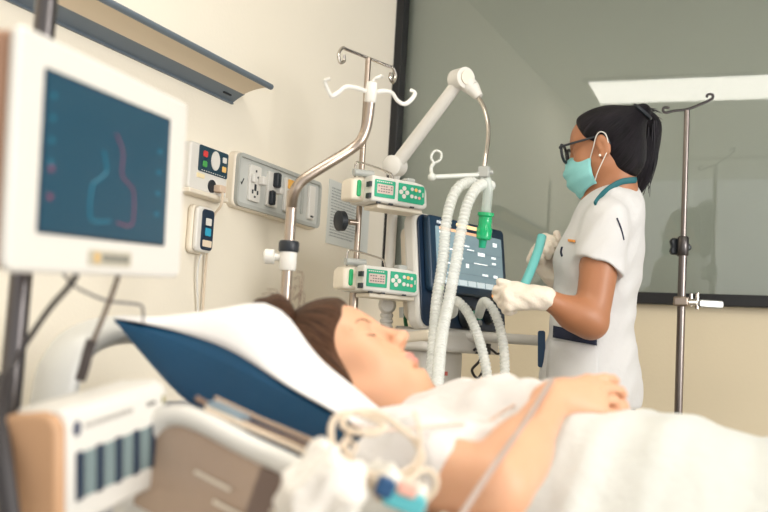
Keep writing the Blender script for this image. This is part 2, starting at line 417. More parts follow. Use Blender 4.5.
# --- over-bed lamp
ol = thing('bed_head_lamp', 'long grey metal wall lamp with curved cream underside above the bed head', 'wall lamp', (WX, 1.2, 1.6), WR)
L = 1.225
LF = np.array([[0, 0, 1], [-1, 0, 0], [0, 1, 0]])
def lc(t): return (.006+.122*t, .037*(1-(1-t)**2.3))
def strip(t0, t1, th, n=10): c = [lc(t0+(t1-t0)*i/n) for i in range(n+1)]; return c+[(d-.001, z+th) for d, z in c[::-1]]
MB().prism([(0, -.006), (.008, -.006)]+strip(0, .30, .006)[:11]+[(lc(.3)[0], lc(.3)[1]+.03), (0, .065)], 0, L, LF, True).build('back_rail', bgrey, ol, angle=30)
MB().prism(strip(.30, 1, .006), 0, L-.004, LF, True).build('diffuser', mat('lamp_diffuser', (226, 208, 182), .45), ol, angle=50)
MB().tube([(0, -.13, .039), (L, -.13, .039)], .0085, 14).build('front_bar', bgrey, ol)
MB().prism([(.0, .07), (.07, .078), (.13, .048), (.13, .043), (.07, .070), (0, .062)], 0, L, LF).build('top_cover', bgrey, ol, bevel=.002)
MB().prism(rr(.04, .022, .003), .0, .004, XZ).build('switch', dark, ol).location = (L-.06, -.021, .018)
# --- nurse call unit
cu = thing('call_unit', 'white wall call unit with dark teal control panel left of the socket tray', 'call unit', (WX, 2.288, 1.372), WR)
MB().prism(rr(.185, .13, .012), 0, .034, XZ).build('body', white_p, cu, bevel=.006)
MB().prism([(-.096, -.076), (.096, -.076), (.096, -.063), (-.096, -.063)], 0, .042, XZ).build('base_ledge', cream_p, cu, bevel=.004)
cp = MB().prism(rr(.142, .072, .006), .034, .037, XZ).build('control_panel', teal_d, cu, bevel=.001); cp.location = (.016, 0, .026)
pz = -.037
def disc(name, mb, m, par, loc, **k):
    o = mb.build(name, m, par, **k); o.location = loc; return o
ovo = [(.021*cos(a), .027*sin(a)) for a in np.linspace(0, 2*pi, 28, endpoint=False)]
disc('speaker', MB().prism(ovo, 0, .003, XZ), white_p, cp, (.005, pz, .004), bevel=.001)
disc('call_button', MB().prism(rr(.02, .017, .005), 0, .003, XZ), mat('red_button', (214, 62, 62), .4), cp, (-.045, pz, .014), bevel=.001)
disc('cancel_button', MB().prism(rr(.02, .017, .005), 0, .003, XZ), mat('green_button', (70, 160, 80), .4), cp, (-.045, pz, -.014), bevel=.001)
disc('light_button', MB().prism(rr(.019, .016, .003), 0, .003, XZ), white_p, cp, (.05, pz, .014), bevel=.001)
disc('fan_button', MB().prism(rr(.019, .016, .003), 0, .003, XZ), mat('yellow_button', (240, 196, 120), .4), cp, (.05, pz, -.012), bevel=.001)
mk = MB()
for i in range(11): mk.box((-.055+i*.011, pz-.0005, -.032), (.005, .001, .002))
mk.build('scale_marks', white_p, cp)
MB().box((-.04, -.035, -.022), (.036, .002, .012)).build('rating_sticker', mat('pale_yellow', (238, 222, 180), .5), cu)
pk = MB().prism([(.018*cos(a), .018*sin(a)) for a in np.linspace(0, 2*pi, 20, endpoint=False)], .034, .038, XZ).build('socket', dark, cu); pk.location = (.016, 0, -.042)
MB().prism(rr(.03, .02, .004), .034, .06, XZ).build('plug', mat('plug_cream', (214, 190, 168), .45), cu, bevel=.003).location = (.038, 0, -.046)
MB().box((.074, -.035, -.045), (.02, .002, .007)).build('side_label', mat('salmon_label', (226, 160, 130), .5), cu)
# cable from the call unit down behind the bed
cb = MB(); p0 = np.array((WX+.055, 2.328, 1.322))
cb.tube(cr([p0, p0+(.0, .0, -.04), (WX+.02, 2.335, 1.22), (WX+.012, 2.34, 1.0), (WX+.03, 2.34, .8), (WX+.02, 2.34, .45)], 6), .0036, 8)
keep_world(cb.build('cord', cable_w), cu)
# --- handset
hs = thing('call_handset', 'small white call handset with dark face hung below the call unit', 'handset', (WX, 2.29, 1.207), WR)
MB().prism(rr(.085, .135, .018), 0, .02, XZ).build('holder', cream_p, hs, bevel=.008)
MB().prism(rr(.078, .125, .016), .02, .034, XZ).build('body', white_p, hs, bevel=.005)
fp = MB().prism(rr(.056, .112, .012), .034, .037, XZ).build('face_panel', mat('handset_navy', (24, 44, 66), .4), hs, bevel=.001); fp.location = (.008, 0, .0)
disc('call_key', MB().prism(rr(.026, .02, .003), 0, .003, XZ), white_p, fp, (0, -.037, .022), bevel=.001)
disc('light_key', MB().prism(rr(.026, .022, .003), 0, .003, XZ), mat('cyan_button', (40, 160, 196), .4), fp, (0, -.037, -.006), bevel=.001)
disc('name_tag', MB().prism(rr(.042, .018, .002), 0, .002, XZ), mat('pale_label', (232, 214, 190), .5), fp, (0, -.037, -.038))
cb = MB().tube(cr([(WX+.02, 2.3, 1.14), (WX+.012, 2.3, 1.08), (WX+.008, 2.33, .9), (WX+.008, 2.33, .5)], 6), .003, 8)
keep_world(cb.build('cord', white_p), hs)
# --- socket tray
st = thing('socket_tray', 'grey trunking tray with power outlets on the cream wall', 'socket panel', (WX-.008, 2.695, 1.378), WR)
MB().prism(rr(.53, .165, .022), 0, .032, XZ).build('back_box', cream_p, st, bevel=.006)
rim = MB(); ou, inn = rr(.52, .156, .02, 6), rr(.503, .134, .010, 6); n = len(ou)
vs_ = [(p[0], -.032, p[1]) for p in ou]+[(p[0], -.043, p[1]) for p in ou]+[(p[0], -.043, p[1]) for p in inn]+[(p[0], -.034, p[1]) for p in inn]
rim.add(vs_, [(k*n+i, k*n+(i+1) % n, (k+1)*n+(i+1) % n, (k+1)*n+i) for k in range(3) for i in range(n)], False)
rim.build('tray_rim', grey_p, st); MB().prism(rr(.504, .135, .010), .031, .0345, XZ).build('tray_plate', mat('light_grey_plate', (196, 198, 194), .5), st)
def outlet(x, name, m, holes, plug=None):
    o = MB().prism(rr(.062, .108, .006), 0, .010, XZ).build(name, m, st, bevel=.002); o.location = (x, -.034, 0)
    h = MB()
    for hx, hz, sx, sz in holes: h.box((hx, -.0105, hz), (sx, .0015, sz))
    h.build('pin_holes', dark, o); return o
H2 = [(0, .037, .007, .007), (-.012, .02, .006, .006), (.012, .02, .006, .006), (0, -.012, .01, .02), (-.014, -.026, .007, .012), (.014, -.026, .007, .012), (0, -.04, .008, .006)]
o1 = outlet(-.165, 'outlet', white_p, H2)
MB().prism(rr(.024, .026, .004), .010, .03, XZ).build('rocker_switch', white_p, o1, bevel=.003).location = (.024, 0, .012)
MB().prism(rr(.018, .024, .004), .010, .022, XZ).build('rocker_switch', white_p, o1, bevel=.003).location = (-.02, 0, .012)
o2 = outlet(-.06, 'outlet', white_p, H2[3:])
MB().prism(rr(.024, .046, .006), .010, .028, XZ).build('black_plug', dark, o2, bevel=.004).location = (.006, 0, .03)
MB().prism(rr(.024, .044, .006), .010, .024, XZ).build('black_plug', dark, o2, bevel=.004).location = (-.014, 0, -.028)
MB().prism(rr(.018, .022, .004), .010, .03, XZ).build('rocker_switch', white_p, o2, bevel=.003).location = (.022, 0, .0)
o3 = outlet(.045, 'outlet', white_p, [])
MB().prism(rr(.034, .03, .004), .010, .014, XZ).build('yellow_sticker', mat('amber', (236, 178, 84), .5), o3).location = (0, 0, .034)
MB().prism(rr(.03, .05, .004), .010, .014, XZ).build('yellow_sticker', mat('pale_amber', (232, 200, 130), .5), o3).location = (0, 0, -.03)
MB().prism(rr(.014, .09, .004), .0345, .039, XZ).build('divider', grey_p, st, bevel=.001).location = (.14, 0, 0)
bs = MB().prism(rr(.04, .112, .005), .034, .046, XZ).build('blank_switch', white_p, st, bevel=.003); bs.location = (.195, 0, 0)
MB().box((0, -.0465, -.046), (.02, .001, .006)).build('indicator', dark, bs)
mkk = MB().tube([(-.232, -.0355, -.006), (-.228, -.0355, -.012), (-.218, -.0355, .006)], .0016, 6).build('tick_mark', dark, st)
# --- instruction sheet
ps = thing('instruction_sheet', 'pale printed instruction sheet taped to the cream wall behind the drip stand', 'sheet', (WX, 3.24, 1.38), WR)
MB().box((0, -.002, 0), (.34, .003, .225)).build('paper', mat('paper_grey', (216, 219, 216), .6), ps)
tx = MB(); rnd = random.Random(2)
for i in range(17):
    x = -.15
    while x < .02+rnd.random()*.06:
        wd = .008+rnd.random()*.02; tx.box((x+wd/2, -.004, .085-i*.0105), (wd, .0008, .0034)); x += wd+.005
tx.build('printed_lines', mat('ink_grey', (150, 156, 158), .6), ps)
MB().box((-.03, -.004, .1), (.09, .0008, .006)).build('heading', mat('ink_dark', (86, 96, 104), .6), ps)
MB().box((.14, -.004, .08), (.03, .0008, .03)).build('red_print', mat('ink_red', (220, 150, 140), .6), ps)
# ================================================================== drip stand with two pumps
def vstand_base(par, m, r=.20, h=.09, n=5):
    for k in range(n):
        a = 2*pi*k/n+.3; l = MB().tube([(0, 0, h), (r*.5*cos(a), r*.5*sin(a), h-.015), (r*cos(a), r*sin(a), .07)], [.016, .014, .012], 10).build('leg', steel, par)
        MB().lathe([(-.011, .026), (-.009, .03), (.009, .03), (.011, .026)], (r*cos(a), r*sin(a), .0305), (-sin(a), cos(a), 0), 16).build('caster', dark, l)
pb = at(358, 230, 2.86); ptop = at(366, 53, 2.86)[2]
iv = thing('drip_stand', 'chrome drip stand carrying the two green-faced infusion pumps', 'drip stand', (pb[0], pb[1], 0))
MB().cyl((0, 0, .08), (0, 0, 1.1), .013).cyl((0, 0, 1.1), (0, 0, ptop), .0085).build('pole', steel, iv)
MB().lathe([(0, .013), (.005, .017), (.04, .017), (.045, .01)], (0, 0, 1.09), (0, 0, 1), 20).build('collar', grey_p, iv)
vstand_base(iv, steel, .15)
bd = np.array((.28, .96, 0)); bd /= np.linalg.norm(bd)
def hookbar(par, top, d, half, r, m, up=1):
    q = np.array((0, 0, 1.)); pts = []
    def curl(s): return [d*s*half*.82+q*0, d*s*half*.97+q*.0, d*s*half*1.1+q*(.022*up), d*s*half*1.02+q*(.044*up), d*s*half*.88+q*(.034*up), d*s*half*.9+q*(.018*up)]
    pts = curl(-1)[::-1]+[d*-half*.4, d*half*.4]+curl(1)
    return MB().tube(cr([np.array((0, 0, top))+p for p in pts], 6), r, 8).build('hook_bar', m, par)
hookbar(iv, ptop, bd, .115, .0048, chrome, -1)
kd = at(342, 222, 2.84)-pb; kd[2] = 0; kn = np.linalg.norm(kd); kd /= kn; kz = at(344, 222, 2.86)[2]
unit3 = lambda v: np.array(v)/np.linalg.norm(v)
kb = MB(); kb.cyl((0, 0, kz), kd*.03+(0, 0, kz), .008); kb.build('knob_shaft', steel, iv)
kk = MB(); kdir = unit3(-CR*.9-CF*.55); kk.lathe([(-.012, .024), (-.008, .029), (.008, .029), (.012, .022)], kd*.055+np.array((0, 0, kz)), kdir, 24); kk.build('clamp_knob', dark, iv)
key_y = mat('key_amber', (246, 190, 110), .4); key_p = mat('key_pink', (240, 170, 160), .4)
PW = np.array((.56, .83, 0))
def pump(px, py, label):
    PR = frame_from(PW); c = at(px, py, 2.78)
    t = thing('infusion_pump', label, 'infusion pump', c, PR, 'infusion pumps on the drip stand')
    out = [(-.085, -.034), (.088, -.038), (.102, -.03), (.098, .012), (.088, .032), (.06, .036), (-.085, .038)]
    MB().prism(out, -.10, .02, XZ).build('casing', white_p, t, bevel=.007)
    MB().prism(rr(.15, .012, .004), -.07, .005, XZ).build('underside_rail', cream_p, t, bevel=.003).location = (.02, 0, -.043)
    d = MB().prism(rr(.066, .048, .003), .020, .022, XZ).build('display_panel', green_m, t); d.location = (-.043, 0, .003)
    ds = MB().prism(rr(.052, .026, .002), .022, .023, XZ).build('display', mat('pump_display', (196, 176, 166), .3, emit=.12), d); ds.location = (.0, 0, -.001)
    mm = MB(); rnd = random.Random(int(px*7))
    for i in range(3):
        for j in range(6):
            if rnd.random() < .75: mm.box((-.02+j*.008, -.0232, .007-i*.007), (.005, .0006, .003))
    mm.build('readout', mat('readout', (120, 100, 104), .4), ds); mk = MB()
    for j in range(8):
        mk.box((-.026+j*.0065, -.0222, .019), (.004, .0006, .003))
    mk.build('panel_print', white_p, d)
    k = MB().prism([(-.042, -.026), (.04, -.028), (.046, -.022), (.044, .02), (.04, .024), (-.042, .025)], .020, .022, XZ).build('keypad', green_m, t); k.location = (.043, 0, .002)
    for q, (x, z, r, m) in enumerate([(-.024, .011, .0065, white_p), (-.034, 0, .0065, white_p), (-.014, 0, .0065, white_p), (-.024, -.011, .0065, white_p), (.002, .012, .005, white_p), (.015, .011, .005, key_y), (.027, .01, .0045, white_p), (.002, -.008, .0055, white_p), (.015, -.009, .0045, white_p), (.027, -.01, .0045, key_p)]):
        MB().prism([(r*cos(a), r*sin(a)) for a in np.linspace(0, 2*pi, 14, endpoint=False)], .022, .0235, XZ).build('key', m, k).location = (x, 0, z)
    MB().box((.039, -.0225, 0), (.003, .001, .012)).build('arrow_mark', white_p, k)
    # side block gripping the pole, with a green light
    s = MB().prism([(-.026, -.033), (.03, -.033), (.03, .03), (.01, .034), (-.018, .03), (-.026, .018)], -.06, .004, XZ).build('pole_clamp', cream_p, t, bevel=.008); s.location = (-.098, .024, .002)
    MB().prism(rr(.013, .046, .006), .0, .008, XZ).build('status_light', mat('green_light', (20, 150, 90), .3, emit=.15), s, bevel=.003).location = (-.004, 0, .0)
    g = MB(); g.tube([(-.122, .02, .044), (-.06, .02, .046)], .010, 16); g.build('release_handle', grey_p, t)
    MB().tube(cr([(-.10, .05, .03), (-.10, .05, .072), (-.085, .05, .08), (-.0, .05, .068), (.02, .05, .06), (.03, .05, .03)], 6), .0028, 8).build('wire_handle', chrome, t)
    MB().prism(rr(.03, .016, .006), -.03, .0, XZ).build('top_grip', grey_p, t, bevel=.004).location = (.055, 0, .042)
    for z in (-.02, .012): MB().box((-.088, -.01, z), (.006, .02, .014)).build('latch', dark, t)
    for x in (-.06, -.02, .05): MB().box((x, -.018, -.036), (.012, .006, .004)).build('foot', dark, t)
    return t
pump(394, 193, 'upper infusion pump on the drip stand, white with green keypad')
pump(386, 281, 'lower infusion pump on the drip stand, just above the patient')

# ================================================================== bed-mounted hook pole
bp = at(285, 305, 2.12)
hp = thing('infusion_hook_pole', 'bent steel bed pole topped by white plastic drip hooks', 'hook pole', (bp[0], bp[1], .3))
W = lambda px, py, d: at(px, py, d)-np.array((bp[0], bp[1], .3))
zt = W(296, 206, 2.12)[2]
pth = [np.array((0, 0, .1)), np.array((0, 0, zt-.03)), np.array((0, 0, zt)), W(294, 193, 2.12), W(300, 183, 2.12), W(310, 175, 2.125), W(330, 162.5, 2.14), W(350, 150, 2.16), W(360, 141.5, 2.165), W(365.5, 130, 2.17), W(368.5, 115, 2.17), W(370.5, 96, 2.17)]
MB().tube(cr(pth, 6), .0115, 16).build('pole', steel, hp)
hd = W(371, 93, 2.17)
MB().lathe([(-.022, .0105), (-.018, .013), (.01, .013), (.022, .012), (.025, .008)], hd, (.05, 0, 1), 18).build('hook_head', white_p, hp)
def harm(pts, r=.005): return MB().tube(cr([W(*p) for p in pts], 5), [r]*(5*(len(pts)-1)+1), 10, flat=(1, .7)).build('hook_arm', white_p, hp)
harm([(368, 92, 2.17), (357, 88, 2.14), (346, 87, 2.12), (338, 93, 2.1), (332, 96, 2.09), (328, 90, 2.08), (325, 81, 2.07), (330, 79, 2.07)])
harm([(372, 93, 2.17), (384, 91, 2.19), (392, 93, 2.21), (397, 100, 2.22), (404, 104, 2.23), (411, 100, 2.24), (415, 93, 2.25), (410, 90, 2.25)])
harm([(372, 88, 2.17), (374, 80, 2.2), (379, 77, 2.22), (383, 76, 2.22)], .004)
MB().lathe([(-.012, .02), (-.008, .022), (.008, .022), (.012, .02)], W(287, 246, 2.12)*[0, 0, 1], (0, 0, 1), 20).build('ring', dark, hp)
cl = MB(); zc = W(286, 257, 2.12)[2]; cl.lathe([(-.028, .016), (-.024, .0185), (.024, .0185), (.028, .016)], (0, 0, zc), (0, 0, 1), 20).build('clamp', white_p, hp)
lx = -CR[:2]/np.linalg.norm(CR[:2]); kx = np.array((lx[0], lx[1], 0))
MB().lathe([(0, .008), (.016, .008), (.018, .016), (.036, .016), (.04, .012)], kx*.012+np.array((0, 0, zc)), kx, 18).build('clamp_knob', white_p, hp)

# ================================================================== ventilator on its cart
VX = np.array((.29, .957, 0)); VR = frame_from(VX, (-.02, .0, 1))
VR = frame_from(VX); tilt = radians(-7); cT, sT = cos(tilt), sin(tilt)
vo = at(419, 328, 2.80)
cart = thing('ventilator_cart', 'white ventilator cart with column and handle rail', 'cart', (vo[0], vo[1], 0), VR)
MB().prism(rr(.19, .12, .02), 0, vo[2]-.06-.12, np.eye(3)).build('column', white_p, cart, bevel=.008).location = (.17, .09, .12)
MB().prism(rr(.36, .2, .04), 0, .06, np.eye(3)).build('shelf', white_p, cart, bevel=.012).location = (.2, .07, vo[2]-.062)
MB().prism(rr(.36, .28, .08), .06, .12, np.eye(3)).build('base', grey_p, cart, bevel=.015).location = (.19, .08, 0)
for sx in (.04, .34):
    for sy in (-.04, .2): MB().lathe([(-.014, .026), (-.01, .031), (.01, .031), (.014, .026)], (sx, sy, .031), (1, 0, 0), 18).build('caster', dark, cart)
VB = lambda px, py, d: np.array(VR).T@(at(px, py, d)-np.array((vo[0], vo[1], 0)))
MB().tube([VB(396, 331, 2.9), VB(440, 334, 2.92), VB(543, 341, 2.98)], .0155, 14).build('handle_rail', white_p, cart)
MB().tube([VB(426, 330, 2.86), VB(430, 336, 2.9)], .02, 12).build('rail_joint', cream_p, cart)
MB().box((.17+.004, .028, vo[2]-.125), (.012, .002, .012)).build('red_mark', mat('red_mark', (214, 110, 100), .5), cart)
bk = MB().prism([(-.028, .02), (-.028, -.012), (.028, -.012), (.028, .02), (.018, .02), (.018, 0), (-.018, 0), (-.018, .02)], 0, .02, XZ).build('tube_hook', dark, cart); bk.location = (.27, -.02, vo[2]-.05)
vt = thing('ventilator', 'white ventilator with navy touch screen bezel and hose ports', 'ventilator', vo, VR)
vt.matrix_world = vt.matrix_world @ Matrix.Rotation(tilt, 4, 'X')
VW, VH = .435, .338
MB().prism(rr(VW, VH, .035, cx=VW/2, cy=VH/2), -.045, 0, XZ).build('shell', white_p, vt, bevel=.012)
MB().prism(rr(VW-.06, VH-.06, .03, cx=VW/2, cy=VH/2), -.085, -.04, XZ).build('rear_housing', cream_p, vt, bevel=.012)
MB().prism(rr(VW-.016, VH-.014, .03, cx=VW/2, cy=VH/2), 0, .006, XZ).build('front_panel', navy, vt, bevel=.003)
MB().box((-.002, .06, .05), (.004, .014, .03)).build('side_slot', grey_p, vt, bevel=.001)
be = MB().prism(rr(.385, .222, .016, cx=VW/2+.002, cy=VH-.122), .006, .03, XZ).build('screen_bezel', mat('bezel_blue', (30, 58, 82), .35), vt, bevel=.006)
sm = mat('vent_screen', (128, 150, 158), .22, emit=.34)
so = MB().prism(rr(.335, .166, .003, cx=VW/2+.006, cy=VH-.125), .030, .0315, XZ).build('screen', sm, be)
ox, oz = VW/2+.006, VH-.125
scw = mat('screen_white', (236, 240, 240), .3, emit=.55); sco = mat('screen_orange', (236, 180, 140), .3, emit=.4); scd = mat('screen_slate', (104, 126, 138), .3, emit=.2)
MB().box((ox-.05, -.032, oz+.079), (.2, .001, .008)).build('alarm_bar', sco, so)
q = MB(); rnd = random.Random(5)
for x, z, wd, h in [(-.135, .068, .03, .005), (-.02, .04, .028, .004), (.0, .03, .035, .003), (-.1, .022, .03, .004), (.055, .022, .035, .010), (.12, .018, .022, .006), (.05, -.008, .07, .003), (.12, .0, .02, .006), (-.11, -.02, .03, .004), (-.02, -.02, .014, .012), (.07, -.04, .03, .006), (.125, -.04, .02, .008), (-.1, -.05, .04, .004), (.13, .06, .02, .012), (-.05, .0, .02, .004)]:
    MB().box((ox+x, -.032, oz+z), (wd, .001, h)).build('reading', scw, so)
q = MB()
for i in range(7): q.box((ox-.135+i*.045, -.032, oz-.073), (.04, .001, .016))
q.build('soft_keys', mat('softkey', (196, 208, 212), .3, emit=.4), so)
MB().box((ox+.135, -.0325, oz-.073), (.04, .001, .016)).build('soft_key', sco, so)
q = MB()
for z in (.035, .0, -.035): q.box((ox+.03, -.0318, oz+z-.01), (.25, .0006, .0015))
q.build('waveform_lines', scd, so)
MB().prism(rr(.12, .011, .004), .03, .032, XZ).build('alarm_light', mat('alarm_light', (250, 206, 150), .3, emit=.7), be, bevel=.001).location = (ox-.005, 0, VH-.026)
text('maker_name', 'mindray', .018, scw, be, (ox-.13, -.0305, VH-.028))
MB().prism(rr(.03, .014, .006), .03, .036, XZ).build('amber_button', mat('amber_lamp', (248, 172, 104), .3, emit=.5), be, bevel=.002).location = (ox+.115, 0, VH-.225)
MB().prism(rr(.014, .01, .003), .03, .033, XZ).build('green_led', mat('green_led', (120, 200, 60), .3, emit=.4), be).location = (ox-.15, 0, VH-.222)
def port(x, z, r):
    o = MB().lathe([(0, r*1.25), (.006, r*1.25), (.01, r*1.1), (.022, r), (.022, r*.72), (.004, r*.7)], (x, -.006, z), (0, -1, 0), 26).build('hose_port', mat('port_dark', (22, 30, 38), .3), vt); return o
port(.10, .045, .026); port(.215, .045, .03); port(.33, .05, .018)
MB().lathe([(0, .009), (.012, .009), (.014, .006)], (.275, -.006, .03), (0, -1, 0), 16).build('small_port', mat('grey_port', (150, 156, 160), .3), vt)
MB().prism(rr(.37, .034, .012, cx=.2, cy=-.02), -.12, .02, XZ).build('base_tray', cream_p, vt, bevel=.006)
# cables under the ventilator
def cable(name, label, pts, r, m, cat='cable', n=8, k=8):
    return tag(MB().tube(cr([at(*p) if len(p) == 3 else p[:3] for p in pts], k), r, n).build(name, m, center=True), label, cat)
cable('gas_hose', 'dark green gas hose looping left of the ventilator cart', [(405, 312, 3.0), (406, 325, 2.98), (412, 338, 2.97), (420, 352, 2.97), (432, 357, 2.98), (440, 352, 3.05)], .006, mat('dark_green_hose', (20, 96, 58), .4), 'hose')
cable('power_cable', 'black cable looped beside the cart column under the ventilator', [(474, 350, 2.94), (482, 346, 2.9), (480, 360, 2.9), (472, 370, 2.92), (478, 378, 2.94), (486, 366, 2.95), (484, 384, 2.98), (480, 420, 3.0)], .004, cable_d)
cable('signal_cable', 'thin black cable curving below the hose hook on the cart', [(486, 346, 2.92), (492, 350, 2.92), (498, 354, 2.93), (503, 349, 2.96), (505, 345, 3.0)], .0035, cable_d)

# ================================================================== hinged support arm and breathing hoses
ab = at(391, 240, 2.93)
ar = thing('hose_support_arm', 'white jointed arm on a post holding the breathing hoses', 'support arm', (ab[0], ab[1], .3))
A = lambda px, py, d=2.93: at(px, py, d)-np.array((ab[0], ab[1], .3))
ztop = A(395, 176)[2]
MB().cyl((0, 0, A(386, 304)[2]), (0, 0, ztop), .0155).build('post', white_p, ar)
lo = MB(); zz = A(385, 305)[2]; lo.lathe([(-.03, .018), (-.02, .026), (.02, .026), (.03, .018)], np.array((0, 0, zz)), CF, 20).build('lower_joint', white_p, ar)
MB().lathe([(0, .016)]+[x for i in range(7) for x in ((.008+i*.016, .016), (.012+i*.016, .0195), (.018+i*.016, .0195), (.022+i*.016, .016))]+[(.3, .016)], (0, 0, zz), (0, 0, -1), 18).build('ribbed_post', white_p, ar)
j0 = A(395, 166)
MB().lathe([(-.03, .02), (-.024, .03), (.024, .03), (.03, .02)], j0, np.array(CF)*.9+np.array(CR)*.45, 24).cyl((0, 0, ztop), j0, .017).build('shoulder_joint', white_p, ar)
j1 = A(461, 79, 2.8)
MB().cyl(j0, j1, .0205, .0175).build('boom', white_p, ar)
hx = np.array(CF)*.85-np.array(CR)*.5
MB().lathe([(-.028, .022), (-.024, .03), (.024, .03), (.028, .022)], A(461, 79, 2.8), hx, 24).cyl(A(463, 80, 2.8), A(472, 88, 2.79), .026, .022).cyl(A(472, 88, 2.79), A(479, 97, 2.78), .022, .012).build('elbow_joint', white_p, ar)
MB().lathe([(0, .02), (.003, .02)], A(461, 79, 2.8)-hx*.03, -hx, 22).build('joint_cap', cream_p, ar)
MB().tube(cr([A(478, 97, 2.78), A(484, 108, 2.76), A(488, 124, 2.74), (A(488, 140, 2.72)), A(486, 155, 2.7), A(484, 168, 2.69)], 8), .0062, 10).build('gooseneck', chrome, ar)
br = MB(); br.box(A(484, 172, 2.69), (.03, .02, .03)); br.cyl(A(476, 174, 2.69), A(493, 172, 2.69), .006); br.cyl(A(483, 168, 2.69), A(480, 190, 2.69), .006)
br.build('clip_block', grey_p, ar, bevel=.003)
MB().tube([A(432, 177, 2.64), A(455, 176, 2.66), A(478, 175, 2.69)], .0065, 12).ball(A(432, 177, 2.64), .011).build('hose_bar', clear_m if False else mat('pale_grey_plastic', (214, 216, 210), .3), ar)
MB().tube(cr([A(432, 176, 2.64), A(431, 168, 2.64), A(434, 163, 2.64)], 5), .005, 8).tube(cr([A(*p, 2.64) for p in [(434, 163), (431, 157), (435, 151), (441, 153), (440, 160), (434, 163)]], 5, True), .0035, 8).build('hose_loop', mat('pale_grey_plastic', (214, 216, 210), .3), ar)
def hose(label, pts, r=.0135, grp='corrugated breathing hoses'):
    P, t = resample(cr([at(*p) if len(p) == 3 else p[:3] for p in pts], 14), .00225); rad = r*(1+.12*np.sin(2*pi*t/.0105))
    return tag(MB().tube(P, rad, 16).build('breathing_hose', hose_m, center=True), label, 'breathing hose', grp)
hose('left breathing hose arching from the support arm down behind the patient', [(478, 186, 2.66), (470, 182, 2.64), (459, 187, 2.62), (451, 202, 2.6), (446, 225, 2.58), (443, 260, 2.54), (437, 300, 2.48), (434, 340, 2.4), (431, 385, 2.3), (428, 420, 2.2)])
hose('breathing hose from the support arm passing nearer the green water trap', [(491, 186, 2.66), (484, 184, 2.63), (475, 190, 2.6), (467, 206, 2.58), (461, 232, 2.56), (456, 262, 2.52), (449, 300, 2.46), (442, 335, 2.38), (438, 375, 2.28), (436, 415, 2.2)])
def vport(x, z, y): p = vt.matrix_world @ Vector((x, y, z)); return tuple(p)+(0,)
hose('short breathing hose from the left ventilator port drooping to the bed', [vport(.10, .045, -.01), vport(.10, .044, -.045), (455, 301, 2.72), (466, 310, 2.68), (475, 328, 2.64), (482, 350, 2.6), (487, 375, 2.56), (490, 420, 2.5)], .0125)
hose('short breathing hose from the green port connector of the ventilator', [vport(.215, .045, -.055), (484, 302, 2.76), (493, 310, 2.73), (500, 328, 2.7), (504, 352, 2.66), (505, 380, 2.62), (506, 420, 2.56)], .0125)
gc = MB(); p0, p1 = np.array(vport(.215, .045, -.008)[:3]), np.array(vport(.215, .045, -.06)[:3]); gc.cyl(p0, p1, .013, .0155)
tag(gc.build('port_connector', mat('teal_connector', (30, 150, 120), .35), center=True), 'green connector plugged into the middle ventilator port', 'connector')
g0 = at(484, 212, 2.63); g1 = at(483, 247, 2.63)
wt = thing('water_trap', 'clear green water trap hanging between the breathing hoses and screen', 'water trap', g1)
G = lambda px, py: at(px, py, 2.63)-g1
MB().lathe([(0, .016), (.004, .02), (.03, .021), (.034, .018), (.06, .018), (.064, .022), (.072, .022), (.074, .012)], G(483.5, 240), G(486, 212)-G(483.5, 240), 20).build('cup', trap_m, wt)
MB().lathe([(0, .009), (.02, .011), (.024, .006)], G(482, 248), G(483, 240)-G(482, 248), 14).build('drain_cap', green_m, wt)
MB().tube(cr([G(486, 214), G(487, 202), G(488, 190), G(486, 178)], 6), .0135, 14).build('clear_neck', clear_m, wt)

# ================================================================== drip stand on the right
rb = at(683, 250, 3.08); rt = at(687, 107, 3.08)[2]
rs = thing('drip_stand', 'empty steel drip stand with double wire hook right of the nurse', 'drip stand', (rb[0], rb[1], 0))
zk = at(681, 246, 3.08)[2]
MB().cyl((0, 0, .08), (0, 0, zk), .0125).cyl((0, 0, zk), (0, 0, rt), .0088).build('pole', mat('worn_steel', (132, 124, 120), .28, metal=1), rs)
vstand_base(rs, steel)
hb = np.array(CR)*.98+np.array(CF)*.1; hb[2] = 0; hb /= np.linalg.norm(hb)
u = np.array((0, 0, 1.)); T0 = np.array((0, 0, rt))
pts = [hb*-.055+u*.022, hb*-.066+u*.016, hb*-.076+u*.004, hb*-.07-u*.008, hb*-.05-u*.005, hb*0, hb*.04+u*.024, hb*.068+u*.032, hb*.082+u*.045, hb*.08+u*.058, hb*.066+u*.058, hb*.062+u*.05]
pts = [hb*-.058+u*.004, hb*-.074+u*.003, hb*-.077-u*.008, hb*-.066-u*.012, hb*-.04-u*.004, hb*0+u*.004, hb*.04+u*.022, hb*.07+u*.038, hb*.082+u*.048, hb*.08+u*.058, hb*.066+u*.056, hb*.062+u*.048]
MB().tube(cr([T0+p for p in pts], 6), .0042, 8).build('hook_bar', dsteel, rs)
kn = MB()
kn.lathe([(-.03, .014), (-.026, .017), (.026, .017), (.03, .014)], (0, 0, zk), (0, 0, 1), 20).build('sleeve', dsteel, rs)
kd2 = -hb*.9-np.array(CF)*.2; kd2[2] = 0; kd2 /= np.linalg.norm(kd2); kk = MB(); o = kd2*.012+np.array((0, 0, zk))
ring = []
nrm = np.array(CF)*1.0; nrm[2] = 0; nrm /= np.linalg.norm(nrm)
Fk = np.array([hb, u, nrm]).T
kk.prism([((.032+.005*cos(5*a))*cos(a), (.032+.005*cos(5*a))*sin(a)) for a in np.linspace(0, 2*pi, 40, endpoint=False)], .012, .034, Fk)
ko = kk.build('clamp_knob', dark, rs, bevel=.005); ko.location = (-hb[0]*.004, -hb[1]*.004, zk)
zc = at(682, 302, 3.08)[2]
